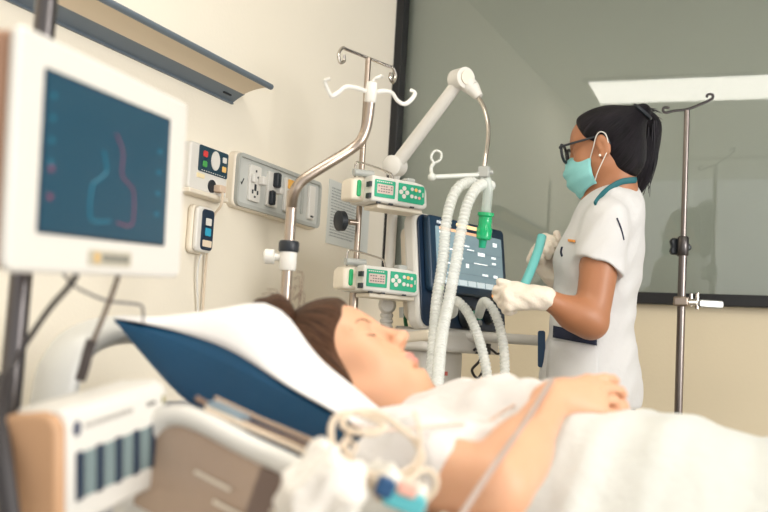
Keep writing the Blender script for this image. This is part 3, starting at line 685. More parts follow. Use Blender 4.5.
c2 = MB(); c2.box((0, 0, zc), (.045, .045, .03)); c2.build('clamp_block', steel, rs, bevel=.006)
MB().cyl(np.array((0, 0, zc)), hb*.045+np.array((0, 0, zc)), .012).cyl(hb*.05+np.array((0, 0, zc-.02)), hb*.05+np.array((0, 0, zc+.03)), .006).cyl(hb*.03+np.array((0, 0, zc-.012)), hb*.03+np.array((0, 0, zc+.026)), .006).build('clamp_screw', chrome, rs)
MB().prism(rr(.08, .024, .008), -.012, .012, Fk).build('clamp_handle', mat('alu_grey', (176, 178, 176), .3, metal=.6), rs, bevel=.004).location = tuple(hb*.092+np.array((0, 0, zc-.002)))
# ================================================================== people
def unit(v): v = np.array(v, float); return v/np.linalg.norm(v)
class Head:
    def __init__(s, o, F, U, sc): s.o = np.array(o, float); s.R = np.array([unit(F), unit(np.cross(U, F)), unit(U)]).T; s.s = sc
    def w(s, p): return s.o+s.R@(np.array(p, float)*s.s)
    def l(s, P): return ((P-s.o)@s.R)/s.s
    def build(s, f, ears=True, eye_open=False):
        S = s.s
        def e(c, r, k=.02, op='u', R=None): f.ell(s.w(c), np.array(r)*S, s.R if R is None else s.R@R, k*S, op)
        def c(a, b, ra, rb, k=.015, op='u'): f.cone(s.w(a), s.w(b), ra*S, rb*S, k*S, op)
        e((-.014, 0, .026), (.094, .073, .084)); e((.030, 0, -.03), (.058, .058, .084), .03); e((.034, 0, .034), (.056, .058, .052), .03)
        for q in (-1, 1):
            c((.004, q*.05, -.058), (.066, q*.014, -.096), .018, .016, .035); e((.056, q*.036, -.036), (.027, .024, .030), .025)
        e((.076, 0, -.102), (.019, .022, .017), .022); e((.072, 0, -.07), (.026, .032, .03), .025)
        for q in (-1, 1): c((.082, q*.010, .020), (.066, q*.046, .017), .0085, .007, .018)
        for q in (-1, 1): e((.100, q*.033, -.003), (.020, .018, .013), .016, 's')
        for q in (-1, 1): e((.0725, q*.0315, -.004), (.0135, .0165, .0125), .005)
        c((.086, 0, .012), (.108, 0, -.034), .0075, .0095, .014); e((.1105, 0, -.0385), (.0125, .0105, .0095), .008)
        for q in (-1, 1): e((.100, q*.0125, -.041), (.011, .0075, .008), .006)
        for q in (-1, 1): e((.104, q*.006, -.0485), (.006, .0035, .003), .003, 's')
        e((.094, 0, -.0685), (.0105, .021, .0062), .006); e((.0925, 0, -.0795), (.0105, .018, .0072), .006)
        e((.106, 0, -.0735), (.012, .026, .0011), .002, 's')
        e((.094, 0, -.09), (.010, .02, .004), .008, 's')
        if ears:
            for q in (-1, 1):
                a = .25; Re = np.array([[cos(a), 0, sin(a)], [0, 1, 0], [-sin(a), 0, cos(a)]])
                e((-.014, q*.078, -.014), (.019, .010, .033), .008, 'u', Re); e((-.009, q*.089, -.012), (.010, .006, .019), .004, 's', Re)
                e((-.007, q*.079, -.042), (.008, .007, .009), .005)
    def lips(s, P):
        q = s.l(P); return (np.abs(q[:, 2]+.0735) < .0118*np.sqrt(np.clip(1-(q[:, 1]/.024)**2, 0, 1))) & (q[:, 0] > .082)
def hand(f, W, d, n, thumb, curls, sc=1., infl=0, tdir=None, k=.009, spread=.0195):
    d = unit(d); n = unit(n-d*(n@d)); s = unit(thumb-d*(thumb@d)-n*(thumb@n)); tips = []
    r0 = .0092*sc+infl
    f.cone(W-d*.01, W+d*.03*sc, .024*sc+infl, .024*sc+infl, .02)
    for i in range(4):
        K = W+d*(.088-.004*abs(i-1))*sc+s*(1.35-i)*spread*sc-n*.002*abs(i-1.3)
        f.cone(W+d*.015*sc+s*(1.5-i)*.011*sc, K, .0155*sc+infl, .0122*sc+infl, .016)
        Ls = np.array((.043, .027, .021))*(.93, 1.03, .98, .78)[i]*sc; ang = 0; p = K; dirn = d+s*.05*(1.5-i); dirn = unit(dirn)
        for j in range(3):
            ang += radians(curls[i][j]); v = dirn*cos(ang)-n*sin(ang); q = p+v*Ls[j]
            f.cone(p, q, r0*(1.08-.06*j)*(1, 1.03, 1, .88)[i], r0*(1.0-.08*j)*(1, 1.03, 1, .88)[i], k*.5 if j else k); p = q
        tips.append(p)
    tb = W+d*.022*sc+s*.022*sc-n*.006; td = unit(tdir if tdir is not None else d*.7+s*.6-n*.35)
    t1 = tb+td*.042*sc; td2 = unit(td+d*.35); t2 = t1+td2*.03*sc; t3 = t2+unit(td2+d*.15)*.022*sc
    f.cone(tb, t1, .0165*sc+infl, .0118*sc+infl, .014); f.cone(t1, t2, .0115*sc+infl, .0105*sc+infl, .005); f.cone(t2, t3, .0103*sc+infl, .0082*sc+infl, .004)
    return tips
def strand_fn(tie, axis, k=1.):
    tie = np.array(tie); axis = unit(axis); u = unit(np.cross(axis, (0.3, .5, .81))); v = np.cross(axis, u)
    def fn(V):
        q = V-tie; return np.stack([np.linalg.norm(q, axis=1)*6, np.arctan2(q@u, q@v)*k, q@axis*0], 1)
    return fn

# ------------------------------------------------------------------ the nurse
NF = np.array((-.995, -.105, 0.)); NL = np.array((.105, -.995, 0.)); NU = np.array((0, 0, 1.)); NR = np.array([NF, NL, NU]).T
feet = at(595, 400, 2.76); feet[2] = 0
nurse = thing('person', 'standing person in a white tunic, face mask and glasses, ponytail, holding a teal tube', 'person', feet)
ht = radians(10); HF = np.array((-.998, .06, 0.)); nh = Head(at(605, 147, 2.75), HF*cos(ht)-NU*sin(ht), HF*sin(ht)+NU*cos(ht), .97)
nb = Field((-.98, 2.36, 0), (-.26, 3.08, 1.68), .004)
nh.build(nb)
sh_n, sh_f = at(606, 222, 2.62), at(598, 222, 2.92)
el_n, wr_n = at(591, 322, 2.57), at(545, 298, 2.54)
el_f, wr_f = at(577, 312, 2.94), at(554, 275, 2.83)
def n_torso(f, i=0):
    f.ell(at(604, 250, 2.77), (.098, .15, .16), NR, .05, infl=i); f.ell(at(592, 318, 2.77), (.105, .14, .16), NR, .07, infl=i)
    f.ell(at(590, 388, 2.77), (.110, .165, .14), NR, .07, infl=i); f.ell(at(581, 262, 2.77), (.050, .12, .055), NR, .06, infl=i)
    f.cone(at(614, 214, 2.70), at(610, 214, 2.85), .058, .058, .05, infl=i)
n_torso(nb)
nb.cone(nh.w((-.022, 0, -.05)), at(618, 212, 2.76), .052, .062, .03)
nb.cone(sh_n, el_n, .054, .044, .04); nb.cone(el_n, wr_n, .044, .0255, .012); nb.ell(el_n+(wr_n-el_n)*.3, (.05, .04, .041), None, .03)
nb.cone(sh_f, el_f, .05, .042, .04); nb.cone(el_f, wr_f, .042, .0255, .012)
for q in (-1, 1):
    hipp = at(593, 395, 2.77)+NL*.085*q; kn_ = np.array((hipp[0]-.02, hipp[1], .46)); an = np.array((hipp[0]+.0, hipp[1], .09))
    nb.cone(hipp, kn_, .085, .056, .04); nb.cone(kn_, an, .054, .036, .03); nb.cone(an-(0, 0, .045), an+NF*.12-(0, 0, .055), .035, .028, .03)
field_obj('body', nb, [skin_n], nurse, 2)
# trousers and shoes
tf = Field((-.86, 2.5, 0), (-.36, 3.05, .95), .005)
tf.ell(at(593, 392, 2.77), (.122, .17, .13), NR, .05)
for q in (-1, 1):
    hipp = at(593, 395, 2.77)+NL*.085*q; tf.cone(hipp, (hipp[0]-.02, hipp[1], .46), .098, .074, .03); tf.cone((hipp[0]-.02, hipp[1], .46), (hipp[0], hipp[1], .09), .074, .07, .02)
tf.cut((0, 0, .09), (0, 0, -1)); field_obj('trousers', tf, [trous_m], nurse)
for q in (-1, 1):
    hipp = at(593, 395, 2.77)+NL*.085*q; sf = Field(hipp*[1, 1, 0]-(.2, .09, 0), hipp*[1, 1, 0]+(.12, .09, .12), .005)
    b = hipp*[1, 1, 0]; sf.cone(b+(.03, 0, .045), b+NF*.13+(0, 0, .035), .045, .038, .03); sf.cone(b+(0, 0, .05), b+(0, 0, .1), .042, .045, .02); sf.cut((0, 0, .004), (0, 0, -1)); field_obj('shoe', sf, [white_p], nurse)
# tunic
nt_ = Field((-.9, 2.40, .74), (-.30, 3.08, 1.42), .004)
n_torso(nt_, .010)
nt_.ell(at(590, 372, 2.77), (.124, .175, .13), NR, .06); nt_.ell(at(590, 400, 2.77), (.126, .18, .12), NR, .05)
nt_.cone(at(617, 208, 2.74), at(620, 200, 2.76), .062, .056, .04)
nt_.cone(sh_f, at(592, 262, 2.93), .064, .06, .04)
def wrk(X, Y, Z):
    e = np.exp(-((Z-1.02)/.16)**2)
    return .0022*np.sin(70*(Z+.45*X-.2*Y)+2.5*np.sin(17*X+9*Y))*e+.0022*np.sin(46*(Y*.6+X)+4*Z+2*np.sin(11*Z))+.0012*np.sin(95*(Z*.7-X)+3*np.sin(20*Y))
# the near sleeve: an open end around the bare arm
d_ = unit(el_n-sh_n); mm_ = at(598, 266, 2.597)
SF = Field(nt_.lo, nt_.lo+.05, nt_.h); SF.n = nt_.n; SF.ax = nt_.ax; SF.f = np.full(nt_.n, 1., np.float32)
SF.cone(sh_n, mm_+d_*.08, .062, .067, .03); SF.cone(mm_-d_*.010, mm_+d_*.12, .0495, .0515, .004, 's'); SF.cut(mm_, unit(d_-CR*.30), .003)
_h = np.maximum(.035-np.abs(nt_.f-SF.f), 0)/.035; nt_.f = np.minimum(nt_.f, SF.f)-_h*_h*.035/4
nt_.disp(wrk)
nt_.cut((0, 0, .802), unit((.03, 0, -1)), .006)
tunic = field_obj('tunic', nt_, [cloth_w], nurse, 2)
# pocket and navy trims laid on the tunic
def patch(name, fld, quad, m, parent, off=.004, nu=14, nv=6, d0=2.4, d1=2.85, thick=.002):
    (a, b, c, d) = [np.array(q, float) for q in quad]; P = []
    for i in range(nu+1):
        row = []
        for j in range(nv+1):
            s, t = i/nu, j/nv; p = (a*(1-s)+b*s)*(1-t)+(d*(1-s)+c*s)*t; row.append(fld.hit(p[0], p[1], d0, d1, off))
        P.append(row)
    o = MB().grid(P).build(name, m); so_ = o.modifiers.new('solid', 'SOLIDIFY'); so_.thickness = thick; so_.offset = 0
    return keep_world(o, parent) if not isinstance(parent, str) else o
pk_ = patch('pocket', nt_, [(549, 340), (599, 347), (597, 398), (545, 398)], cloth_w, nurse, .004)
patch('pocket_trim', nt_, [(553.5, 325.5), (597, 335), (597, 345.5), (553, 337.5)], mat('navy_trim', (20, 28, 56), .7), nurse, .006)
def edge_tube(name, pts, m, fld, r=.0025, d0=2.4, d1=2.9, off=.002):
    P = [fld.hit(x, y, d0, d1, off) for x, y in pts]; return keep_world(MB().tube(cr(P, 5), r, 8).build(name, m), nurse)
edge_tube('seam', [(617, 218), (621, 228), (624, 240)], mat('navy_trim', (20, 28, 56), .7), nt_, .002)
for p in [((576, 263)), ]: pass
edge_tube('chest_piping', [(562, 247), (561, 252), (562, 256)], mat('navy_trim', (20, 28, 56), .7), nt_, .003)
patch('chest_emblem', nt_, [(568, 239), (575, 240), (575, 242.5), (568, 241.5)], mat('orange_print', (240, 160, 80), .6), nurse, .004, 4, 2)
# mask
def mask():
    P = []
    for i in range(29):
        ph = radians(-84+168*i/28); row = []; sd = abs(sin(ph))
        for j in range(17):
            t = j/16
            fx = np.interp(t, [0, .18, .45, .75, 1], [.100, .122, .126, .112, .080]); zt = np.interp(t, [0, 1], [-.012-.022*sd**1.5, -.140+.030*sd**1.5])
            ry = np.interp(t, [0, .3, .7, 1], [.058, .068, .066, .048]); x0 = .018
            pl = .0042*sin(t*pi*7)*(1-.6*sd**2)
            row.append(nh.w((x0+(fx-x0+pl)*cos(ph), (ry+.004)*sin(ph)*1.0, zt)))
        P.append(row)
    return P
mo = MB().grid(mask()).build('face_mask', mask_m); so_ = mo.modifiers.new('solid', 'SOLIDIFY'); so_.thickness = .0016; so_.offset = 1; keep_world(mo, nurse)
for q in (-1, 1):
    k1 = MB().tube(cr([nh.w(p) for p in [(.030, q*.066, -.040), (.014, q*.076, -.012), (.0, q*.084, .014), (-.014, q*.087, .022), (-.027, q*.083, .010), (-.027, q*.082, -.026), (-.012, q*.082, -.052), (.012, q*.074, -.084), (.026, q*.062, -.104)]], 6), .0016, 6).build('ear_loop', white_p); keep_world(k1, mo)
# glasses
gl = None
GW = .05
for q in (-1, 1):
    lp = []
    for a in np.linspace(0, 2*pi, 32, endpoint=False):
        ca, sa = cos(a), sin(a); ex = 2.6
        y = .029*np.sign(ca)*abs(ca)**(2/ex); z = .0245*np.sign(sa)*abs(sa)**(2/ex); lp.append(nh.w((.112-abs(y+q*.034)*GW, q*.0345+y, -.004+z+.002*abs(ca))))
    if gl is None:
        g_ = MB().tube(lp, .0040, 8, True); gl = keep_world(g_.build('glasses', dark), nurse)
    else: keep_world(MB().tube(lp, .0040, 8, True).build('rim', dark), gl)
    keep_world(MB().add(lp, [tuple(range(32))], False).build('lens', lens_m), gl)
    keep_world(MB().tube(cr([nh.w(p) for p in [(.1095, q*.0645, .008), (.106, q*.072, .009), (.04, q*.077, .012), (-.012, q*.078, .014), (-.026, q*.079, .004), (-.032, q*.078, -.016)]], 6), .0024, 8, flat=(1.5, .8)).build('temple', dark), gl)
keep_world(MB().tube(cr([nh.w(p) for p in [(.111, -.007, .004), (.115, 0, .007), (.111, .007, .004)]], 5), .0024, 8).build('bridge', dark), gl)
for q in (-1, 1): keep_world(MB().ball(nh.w((-.003, q*.087, -.043)), .0035).build('ear_stud', mat('pearl', (240, 235, 225), .2)), nurse)
# hair: cap combed back to a high tie, and the tail
hf = Field(nh.o-.17, nh.o+.17, .003)
hf.ell(nh.w((-.016, 0, .026)), np.array((.101, .081, .090))*nh.s, nh.R, .02); hf.ell(nh.w((.030, 0, .046)), np.array((.066, .067, .055))*nh.s, nh.R, .03); hf.ell(nh.w((-.048, 0, -.035)), np.array((.062, .060, .072))*nh.s, nh.R, .03)
hf.cone(nh.w((-.09, 0, .062)), nh.w((-.118, 0, .076)), .034*nh.s, .024*nh.s, .03)
nn = nh.R@unit((.80, 0, -.60)); hf.cut(nh.w((.061, 0, .066)), nh.R@unit((1, 0, -.42)), .018)
hf.ell(nh.w((.066, .07, -.043)), np.array((.072, .05, .064))*nh.s, nh.R, .012, 's'); hf.ell(nh.w((.066, -.07, -.043)), np.array((.072, .05, .064))*nh.s, nh.R, .012, 's')
for q in (-1, 1): hf.ell(nh.w((-.006, q*.082, -.022)), np.array((.024, .022, .036))*nh.s, nh.R, .006, 's')
hf.cut(nh.w((-.05, 0, -.092)), nh.R@unit((.7, 0, -1)), .01)
tie = nh.w((-.118, 0, .076)); tax = nh.R@unit((-.75, 0, .6))
hair = field_obj('hair', hf, [hair_n], nurse, 3, strand=strand_fn(tie, tax, 3.2))
def tail(pts, rs, n=24, fl=.95, seed=1):
    P = cr([np.array(p) for p in pts], 10); R_ = np.interp(np.linspace(0, 1, len(P)), np.linspace(0, 1, len(rs)), rs); b = MB(); b.tube(P, list(R_), n, flat=(fl, 1)); st = []
    for i in range(len(P)):
        for k in range(n): st.append((i/len(P)*2.0, (k if k < n/2 else n-k)/n*7.0+seed, 0))
    return b, st
tp = [at(631, 123, 2.81), at(642, 119, 2.82), at(649, 126, 2.82), at(648, 142, 2.81), at(645, 162, 2.80), at(641, 180, 2.79), at(636, 198, 2.78)]
b, stt = tail(tp, [.016, .030, .036, .036, .033, .026, .003]); po = b.build('ponytail', hair_n, attr=stt); keep_world(po, nurse)
fl_ = MB(); stt = []; rnd = random.Random(8)
for i in range(26):
    a = at(636+rnd.uniform(-2, 4), 116+rnd.uniform(-4, 5), 2.81+rnd.uniform(-.015, .015)); e = at(654+rnd.uniform(-6, 9), 111+rnd.uniform(-2, 22), 2.82+rnd.uniform(-.03, .02))
    P = cr([a, (a+e)/2+(0, 0, .012), e], 5); fl_.tube(P, list(np.linspace(.0026, .0004, len(P))), 5)
for i in range(22):
    x0 = 653+rnd.uniform(-9, 4); a = at(x0, 125+rnd.uniform(-6, 10), 2.785+rnd.uniform(-.01, .03)); e = at(641+rnd.uniform(-6, 10), 186+rnd.uniform(-8, 14), 2.77+rnd.uniform(-.01, .02))
    P = cr([a, at(x0-1+rnd.uniform(-2, 2), 158, 2.775), e], 6); fl_.tube(P, list(np.linspace(.003, .0006, len(P))), 5)
keep_world(fl_.build('loose_strands', mat('black_strand', (22, 19, 26), .4)), po)
MB_t = MB().tube([tie+.027*cos(a)*unit(np.cross(tax, (0, 1, 0)))+.027*sin(a)*np.array((0, 1, 0.)) for a in np.linspace(0, 2*pi, 20, endpoint=False)], .0055, 8, True); keep_world(MB_t.build('hair_tie', dark), po)
# lanyard round the neck
def first(px, py, off):
    q = ray(px, py); ds = np.arange(2.4, 2.95, .0015); P = CC+ds[:, None]*q; v = np.minimum(nb.val(P), nt_.val(P)); return P[np.argmax(v < off)]
lp = [first(x, y, .004) for x, y in [(636, 180), (629, 180.5), (621, 182), (613, 186), (606, 191), (600, 197), (595, 204)]]
lp = [lp[0]+np.array(CF)*.06+CU*.004]+lp; md = at(617, 192, 2.765)
ly = keep_world(MB().tube(cr(lp, 6), .0085, 12, flat=(1, .35)).build('lanyard', mat('lanyard_teal', (20, 96, 104), .6)), nurse)
# gloves
hl = Field((-.86, 2.3, .9), (-.42, 2.75, 1.35), .003)
hand(hl, wr_n-CR*.020, -CR*1.0+CU*.06, -CF*.8+CU*.35, CU, [(30, 60, 45), (55, 70, 50), (66, 72, 55), (72, 72, 55)], .86, .0016, tdir=-CR*.9+CU*.35+CF*.1)
hl.cone(wr_n-CR*.002, wr_n-CR*.03, .0315, .029, .012)
hl.disp(lambda X, Y, Z: .0010*np.sin(130*(X+.7*Z)+2*np.sin(60*Z)+30*Y))
field_obj('glove', hl, [glove_m], nurse, 1)
hr = Field((-.92, 2.5, 1.0), (-.5, 3.0, 1.4), .003)
tubp0, tubp1 = at(542, 236, 2.70), at(523, 288, 2.63)
hand(hr, wr_f, CU*.82-CR*.62-CF*.1, CF*.75-CR*.5, CR, [(52, 72, 50), (62, 78, 55), (64, 80, 55), (66, 80, 55)], .98, .0022, tdir=CU*1.0+CR*.12-CF*.35)
hr.cone(wr_f+unit(wr_f-at(536, 252, 2.75))*.02, wr_f, .033, .031, .012)
hr.disp(lambda X, Y, Z: .0010*np.sin(120*(Z+.7*X)+2*np.sin(60*X)+30*Y))
field_obj('glove', hr, [glove_m], nurse, 1)
bw = unit(el_f-wr_f); q1 = wr_f+bw*.055; aa = unit(np.cross(bw, (0, 0, 1))); bb = np.cross(bw, aa)
keep_world(MB().tube([q1+.033*cos(t)*aa+.033*sin(t)*bb for t in np.linspace(0, 2*pi, 24, endpoint=False)], .006, 8, True, flat=(.5, 1.6)).build('watch_strap', mat('plum_strap', (92, 58, 62), .6)), nurse)
# badge strap hanging at her far hip
bd_ = MB(); bd_.prism(rr(.02, .10, .006), -.002, .002, np.array([CR, CU, -CF]).T); bo = bd_.build('badge', mat('badge_navy', (32, 62, 92), .5)); bo.location = at(541.5, 349, 2.73); keep_world(bo, nurse)
# the teal tube she holds
tt = MB().tube(cr([tubp0, tubp0*.7+tubp1*.3+CR*.004, tubp0*.3+tubp1*.7+CR*.003, tubp1], 6), [.0125]*19, 20)
tag(tt.build('tube', tealt_m, center=True), 'short teal plastic tube held between the two gloved hands', 'tube')

# ------------------------------------------------------------------ the patient
pa = radians(40); PF = np.array((sin(pa), .16, cos(pa))); PU = np.array((-cos(pa), -.02, sin(pa))); PU = unit(PU-unit(PF)*(PU@unit(PF)))
po_ = at(425, 379, 1.56)-(unit(PF)*.090+PU*-.112)
ph = Head(po_, PF, PU, 1.0)
patient = thing('person', 'person lying asleep in bed in a white gown, brown hair in a bun, hands folded', 'person', (-.3, 1.45, .60))
sl = radians(17); TA = np.array((cos(sl), 0, -sin(sl))); TN = np.array((sin(sl), 0, cos(sl))); TR = np.array([TA, (0, 1, 0), TN]).T
pf = Field((-.86, 1.0, .56), (.1, 1.82, 1.0), .003)
ph.build(pf, ears=True)
def p_torso(f, i=0):
    f.ell((-.435, 1.46, .748), (.165, .16, .095), TR, .05, infl=i); f.ell((-.27, 1.46, .725), (.18, .145, .095), TR, .06, infl=i); f.ell((-.08, 1.46, .69), (.16, .165, .095), TR, .06, infl=i)
    for y in (1.385, 1.535): f.ell((-.405, y, .808), (.068, .066, .048), TR, .04, infl=i)
    f.cone((-.525, 1.31, .752), (-.525, 1.61, .765), .05, .05, .05, infl=i)
p_torso(pf)
pf.cone(ph.w((-.015, 0, -.05)), (-.555, 1.46, .775), .051, .056, .03)
shp, elp, wrp = np.array((-.55, 1.225, .752)), at(497, 486, 1.16), at(553, 400, 1.36)
pf.cone(shp, elp, .05, .040, .04); pf.ell(shp+(elp-shp)*.5+(0, 0, -.004), (.10, .046, .05), frame_from(elp-shp), .03)
pf.cone(elp, wrp, .0395, .0235, .012); pf.ell(elp+(wrp-elp)*.28, (.075, .040, .041), frame_from(wrp-elp), .02)
shf, elf, wrf = np.array((-.525, 1.645, .76)), np.array((-.34, 1.72, .72)), at(566, 395, 1.49)
pf.cone(shf, elf, .046, .04, .04); pf.cone(elf, wrf, .039, .024, .012)
hd1 = unit(at(592, 393, 1.378)-wrp)
hand(pf, wrp, hd1, unit(CU*.6-CF*.75), CU*1.0, [(10, 18, 14), (14, 22, 16), (18, 26, 18), (24, 28, 20)], .76, 0, tdir=CR*.95+CF*.35-CU*.12, spread=.0215, k=.006)
hand(pf, wrf, unit(at(602, 399, 1.43)-wrf), unit(CU*.9-CF*.2), -CF*.9, [(14, 38, 28), (16, 40, 30), (18, 42, 30), (22, 44, 30)], .80, 0, tdir=CR*.8-CF*.3, spread=.018)
field_obj('body', pf, [skin_p, lip_m], patient, 2, pick=lambda P: ph.lips(P).astype(int))
# brows and lashes
for q in (-1, 1):
    bz = [(.088, q*.014, .014), (.084, q*.026, .0205), (.076, q*.038, .021), (.064, q*.049, .015)]
    P = pf.snap([ph.w(p) for p in bz], .0004); keep_world(MB().tube(cr(P, 6), list(np.interp(np.linspace(0, 1, 19), [0, .3, 1], [.0012, .0020, .0006])), 8, flat=(.5, 1)).build('eyebrow', mat('brow_brown', (112, 78, 60), .7)), patient)
    el_ = [(.084, q*.0185, -.0085), (.0875, q*.026, -.012), (.0865, q*.036, -.0125), (.078, q*.046, -.009)]
    P = pf.snap([ph.w(p) for p in el_], .0004); keep_world(MB().tube(cr(P, 6), list(np.interp(np.linspace(0, 1, 19), [0, .5, 1], [.0006, .0014, .0010])), 6).build('eyelashes', mat('lash_dark', (70, 48, 40), .7)), patient)
# hair and bun
hf = Field(ph.o-.21, ph.o+.21, .003)
hf.ell(ph.w((-.016, 0, .028)), (.106, .084, .097), ph.R, .02); hf.ell(ph.w((.024, 0, .05)), (.066, .066, .056), ph.R, .03); hf.ell(ph.w((-.045, 0, -.015)), (.066, .07, .07), ph.R, .03)
for q in (-1, 1): hf.ell(ph.w((-.012, q*.076, -.022)), (.036, .024, .05), ph.R, .02)
bunc = ph.w((-.02, -.045, .132))
hf.cut(ph.w((.082, 0, .066)), ph.R@unit((1, 0, -.40)), .008)
for q in (-1, 1): hf.ell(ph.w((.100, q*.07, -.035)), (.076, .056, .080), ph.R, .014, 's')
hf.cut(ph.w((-.03, 0, -.075)), ph.R@unit((.3, 0, -1)), .01)
field_obj('hair', hf, [hair_p], patient, 3, strand=strand_fn(bunc, ph.R@unit((-.1, -.2, 1)), 3.0))
bf = Field(bunc-.09, bunc+.09, .003)
bf.ell(bunc, (.040, .045, .034), ph.R, .01); bf.ell(bunc+ph.R@np.array((.02, -.012, -.012)), (.03, .03, .03), ph.R, .015)
bf.disp(lambda X, Y, Z: .002*np.sin(120*(X-bunc[0])+90*(Z-bunc[2])+3*np.sin(60*(Y-bunc[1]))))
field_obj('hair_bun', bf, [hair_p], patient, 1, strand=strand_fn(bunc, ph.R@unit((.3, -1, .4)), 1.6))
wl = MB(); rnd = random.Random(3)
for i in range(16):
    a = ph.w((.0+rnd.uniform(-.03, .04), -.04+rnd.uniform(-.03, .03), .115)); e = a+ph.R@np.array((rnd.uniform(-.01, .035), rnd.uniform(-.02, .02), rnd.uniform(.0, .06)))
    wl.tube(cr([a, (a+e)/2+ph.R@np.array((.018, 0, .008)), e], 6), .0006, 5)
keep_world(wl.build('loose_strands', mat('brown_strand', (104, 72, 54), .5)), patient)
# gown
gf = Field((-.72, 1.08, .58), (.02, 1.82, .96), .004)
p_torso(gf, .011)
slv = shp+(elp-shp)*.55
gf.cone((-.535, 1.25, .762), slv+(.0, 0, .012), .060, .062, .05); gf.cone((-.535, 1.23, .752), (-.50, 1.15, .748), .05, .045, .05); gf.cone((-.525, 1.31, .765), (-.40, 1.25, .755), .056, .07, .05); gf.cone((-.525, 1.62, .77), (-.42, 1.69, .75), .062, .066, .05)
gf.cone((-.535, 1.40, .80), (-.535, 1.53, .80), .026, .026, .03)
gf.disp(lambda X, Y, Z: .0065*np.sin(42*(X*.8+Y*.9)+2.6*np.sin(15*Y+8*X))*np.clip((X+.62)*6, 0, 1)+.003*np.sin(80*(X-.5*Y)+3*np.sin(24*Y)+20*Z)+.0015*np.sin(120*(X*.4+Y)+2*np.sin(30*X)))
gf.cone(ph.w((-.015, 0, -.05)), (-.57, 1.46, .79), .057, .062, .008, 's')
gown = field_obj('gown', gf, [gown_m], patient, 2)
# ================================================================== bed
bed = thing('hospital_bed', 'hospital bed with raised head end, white side rail and moulded pale headboard', 'bed', (-.1, 1.45, 0))
def bpart(name, mb, m, par=None, **k): return keep_world(mb.build(name, m, **k), par or bed)
def mz(x): return .60+.30*max(0, -.25-x)
prof = [(1.1, .60), (-.2, .60), (-.3, .615), (-.95, .81), (-.92, .70), (-.28, .49), (1.1, .48)]
bpart('mattress', MB().prism(prof, -.44, .44, np.array([[1, 0, 0], [0, 0, 1], [0, 1, 0]])), mat('mattress_grey', (190, 190, 196), .6), bevel=.02).location = (0, 1.47, 0)
bpart('bed_frame', MB().box((.05, 1.45, .40), (2.1, .86, .07)), cream_p, bevel=.015)
for x in (-.75, .9):
    for y in (1.1, 1.8): bpart('leg', MB().cyl((x, y, .37), (x, y, .09), .025).lathe([(-.02, .05), (-.014, .06), (.014, .06), (.02, .05)], (x, y, .062), (0, 1, 0), 20), grey_p)
# headboard: a moulded frame with an opening
hb_ = MB(); X0 = -1.06
ho = [(1.165, .55), (1.165, .79), (1.185, .865), (1.245, .902), (1.36, .915), (1.6, .915), (1.74, .902), (1.80, .865), (1.82, .79), (1.82, .55)]
hbp = cr([(X0+.02, y, z) for y, z in ho], 6)
hb_.tube(hbp, .034, 16, flat=(1.15, .7)); hb_.box((X0+.02, 1.49, .62), (.03, .66, .12))
bpart('headboard', hb_, mat('headboard_grey', (198, 198, 194), .35))
# near side rail, raised with the back section
r0, r1 = on(158, 402, 1, .965), on(352, 497, 1, .965); rd = unit(r1-r0); rn = np.array((rd[2], 0, -rd[0])); rn = rn if rn[2] < 0 else -rn
RL = np.linalg.norm(r1-r0); RF = np.array([rd, -rn, (0, -1, 0)]).T
ra = MB(); ctr = r0+rd*(RL/2)+rn*.085
rail = MB().tube(cr([r0+rn*.17+rd*.01, r0+rn*.06, r0+rd*.03+rn*.004, r0+rd*RL*.5, r1-rd*.03+rn*.004, r1+rn*.05, r1+rn*.17], 8), .0125, 14).tube([r0+rn*.13, r1+rn*.13], .012, 12)
ro = bpart('side_rail', rail, white_p)
bpart('rail_panel', MB().prism(rr(RL-.01, .12, .01), -.003, .003, RF), film_m, ro).location = tuple(r0+rd*(RL/2)+rn*.068)
q = MB().prism(rr(.11, .10, .004), -.002, .002, RF); dp = bpart('rail_dark_patch', q, mat('brown_patch', (120, 100, 90), .35), ro); dp.location = tuple(r0+rd*(RL*.80)+rn*.062+np.array((0, -.006, 0)))  # darker brown patch on the panel towards the foot end
q = MB()
for i in range(4): q.box(r0+rd*(RL*(.4+.13*i))+rn*(.05+.02*(i % 3))+np.array((0, -.0085, 0)), (.05, .001, .004), np.array([rd, (0, 1, 0), -rn]).T)
bpart('rail_lines', q, cream_p, ro)
bpart('rail_hinge', MB().box(on(226, 416, 1, 1.0), (.05, .03, .02), np.array([rd, (0, 1, 0), -rn]).T), mat('slate_blue', (112, 130, 142), .4), bevel=.004)
# pillow: blue cushion with a white case drawn over the upper half
pc = np.array((-.709, 1.455, .853)); tl = radians(17.5); Pa = np.array((cos(tl), -.05, -sin(tl))); Pa = unit(Pa); Pn = unit(np.array((sin(tl), 0, cos(tl)))); Pb = np.cross(Pn, Pa)
A_, B_ = .229, .305
def pil(u, v, sgn, off=0, t_up=.108, t_dn=.075):
    e = 1-.10*(1-abs(v)**3)*abs(u)**4; e2 = 1-.13*(1-abs(u)**3)*abs(v)**4
    s = max(0, 1-abs(u)**3.2)**.62*max(0, 1-abs(v)**4.5)**.6
    x = A_*u*e; y = B_*v*e2
    far = 1/(1+exp((v-.05)/.07))
    if sgn > 0: z = (.078*exp(-(abs(x+.075)/(.118 if x > -.075 else .12))**1.9)*(.18+.82*far)+.010)*s
    else: z = -.102*s**.85
    p = pc+Pa*x+Pb*y+Pn*z
    if sgn > 0:
        h = ph.o-unit(PF)*.05; dy = (p[1]-h[1])/.100; dent = exp(-dy**4)*exp(-((x-.03)/.17)**6)
        z = z*(1-dent)+min(z, -.072*s)*dent; p = pc+Pa*x+Pb*y+Pn*(z+off)
    return p+Pn*.0035*sin(9*u+4*v)*s
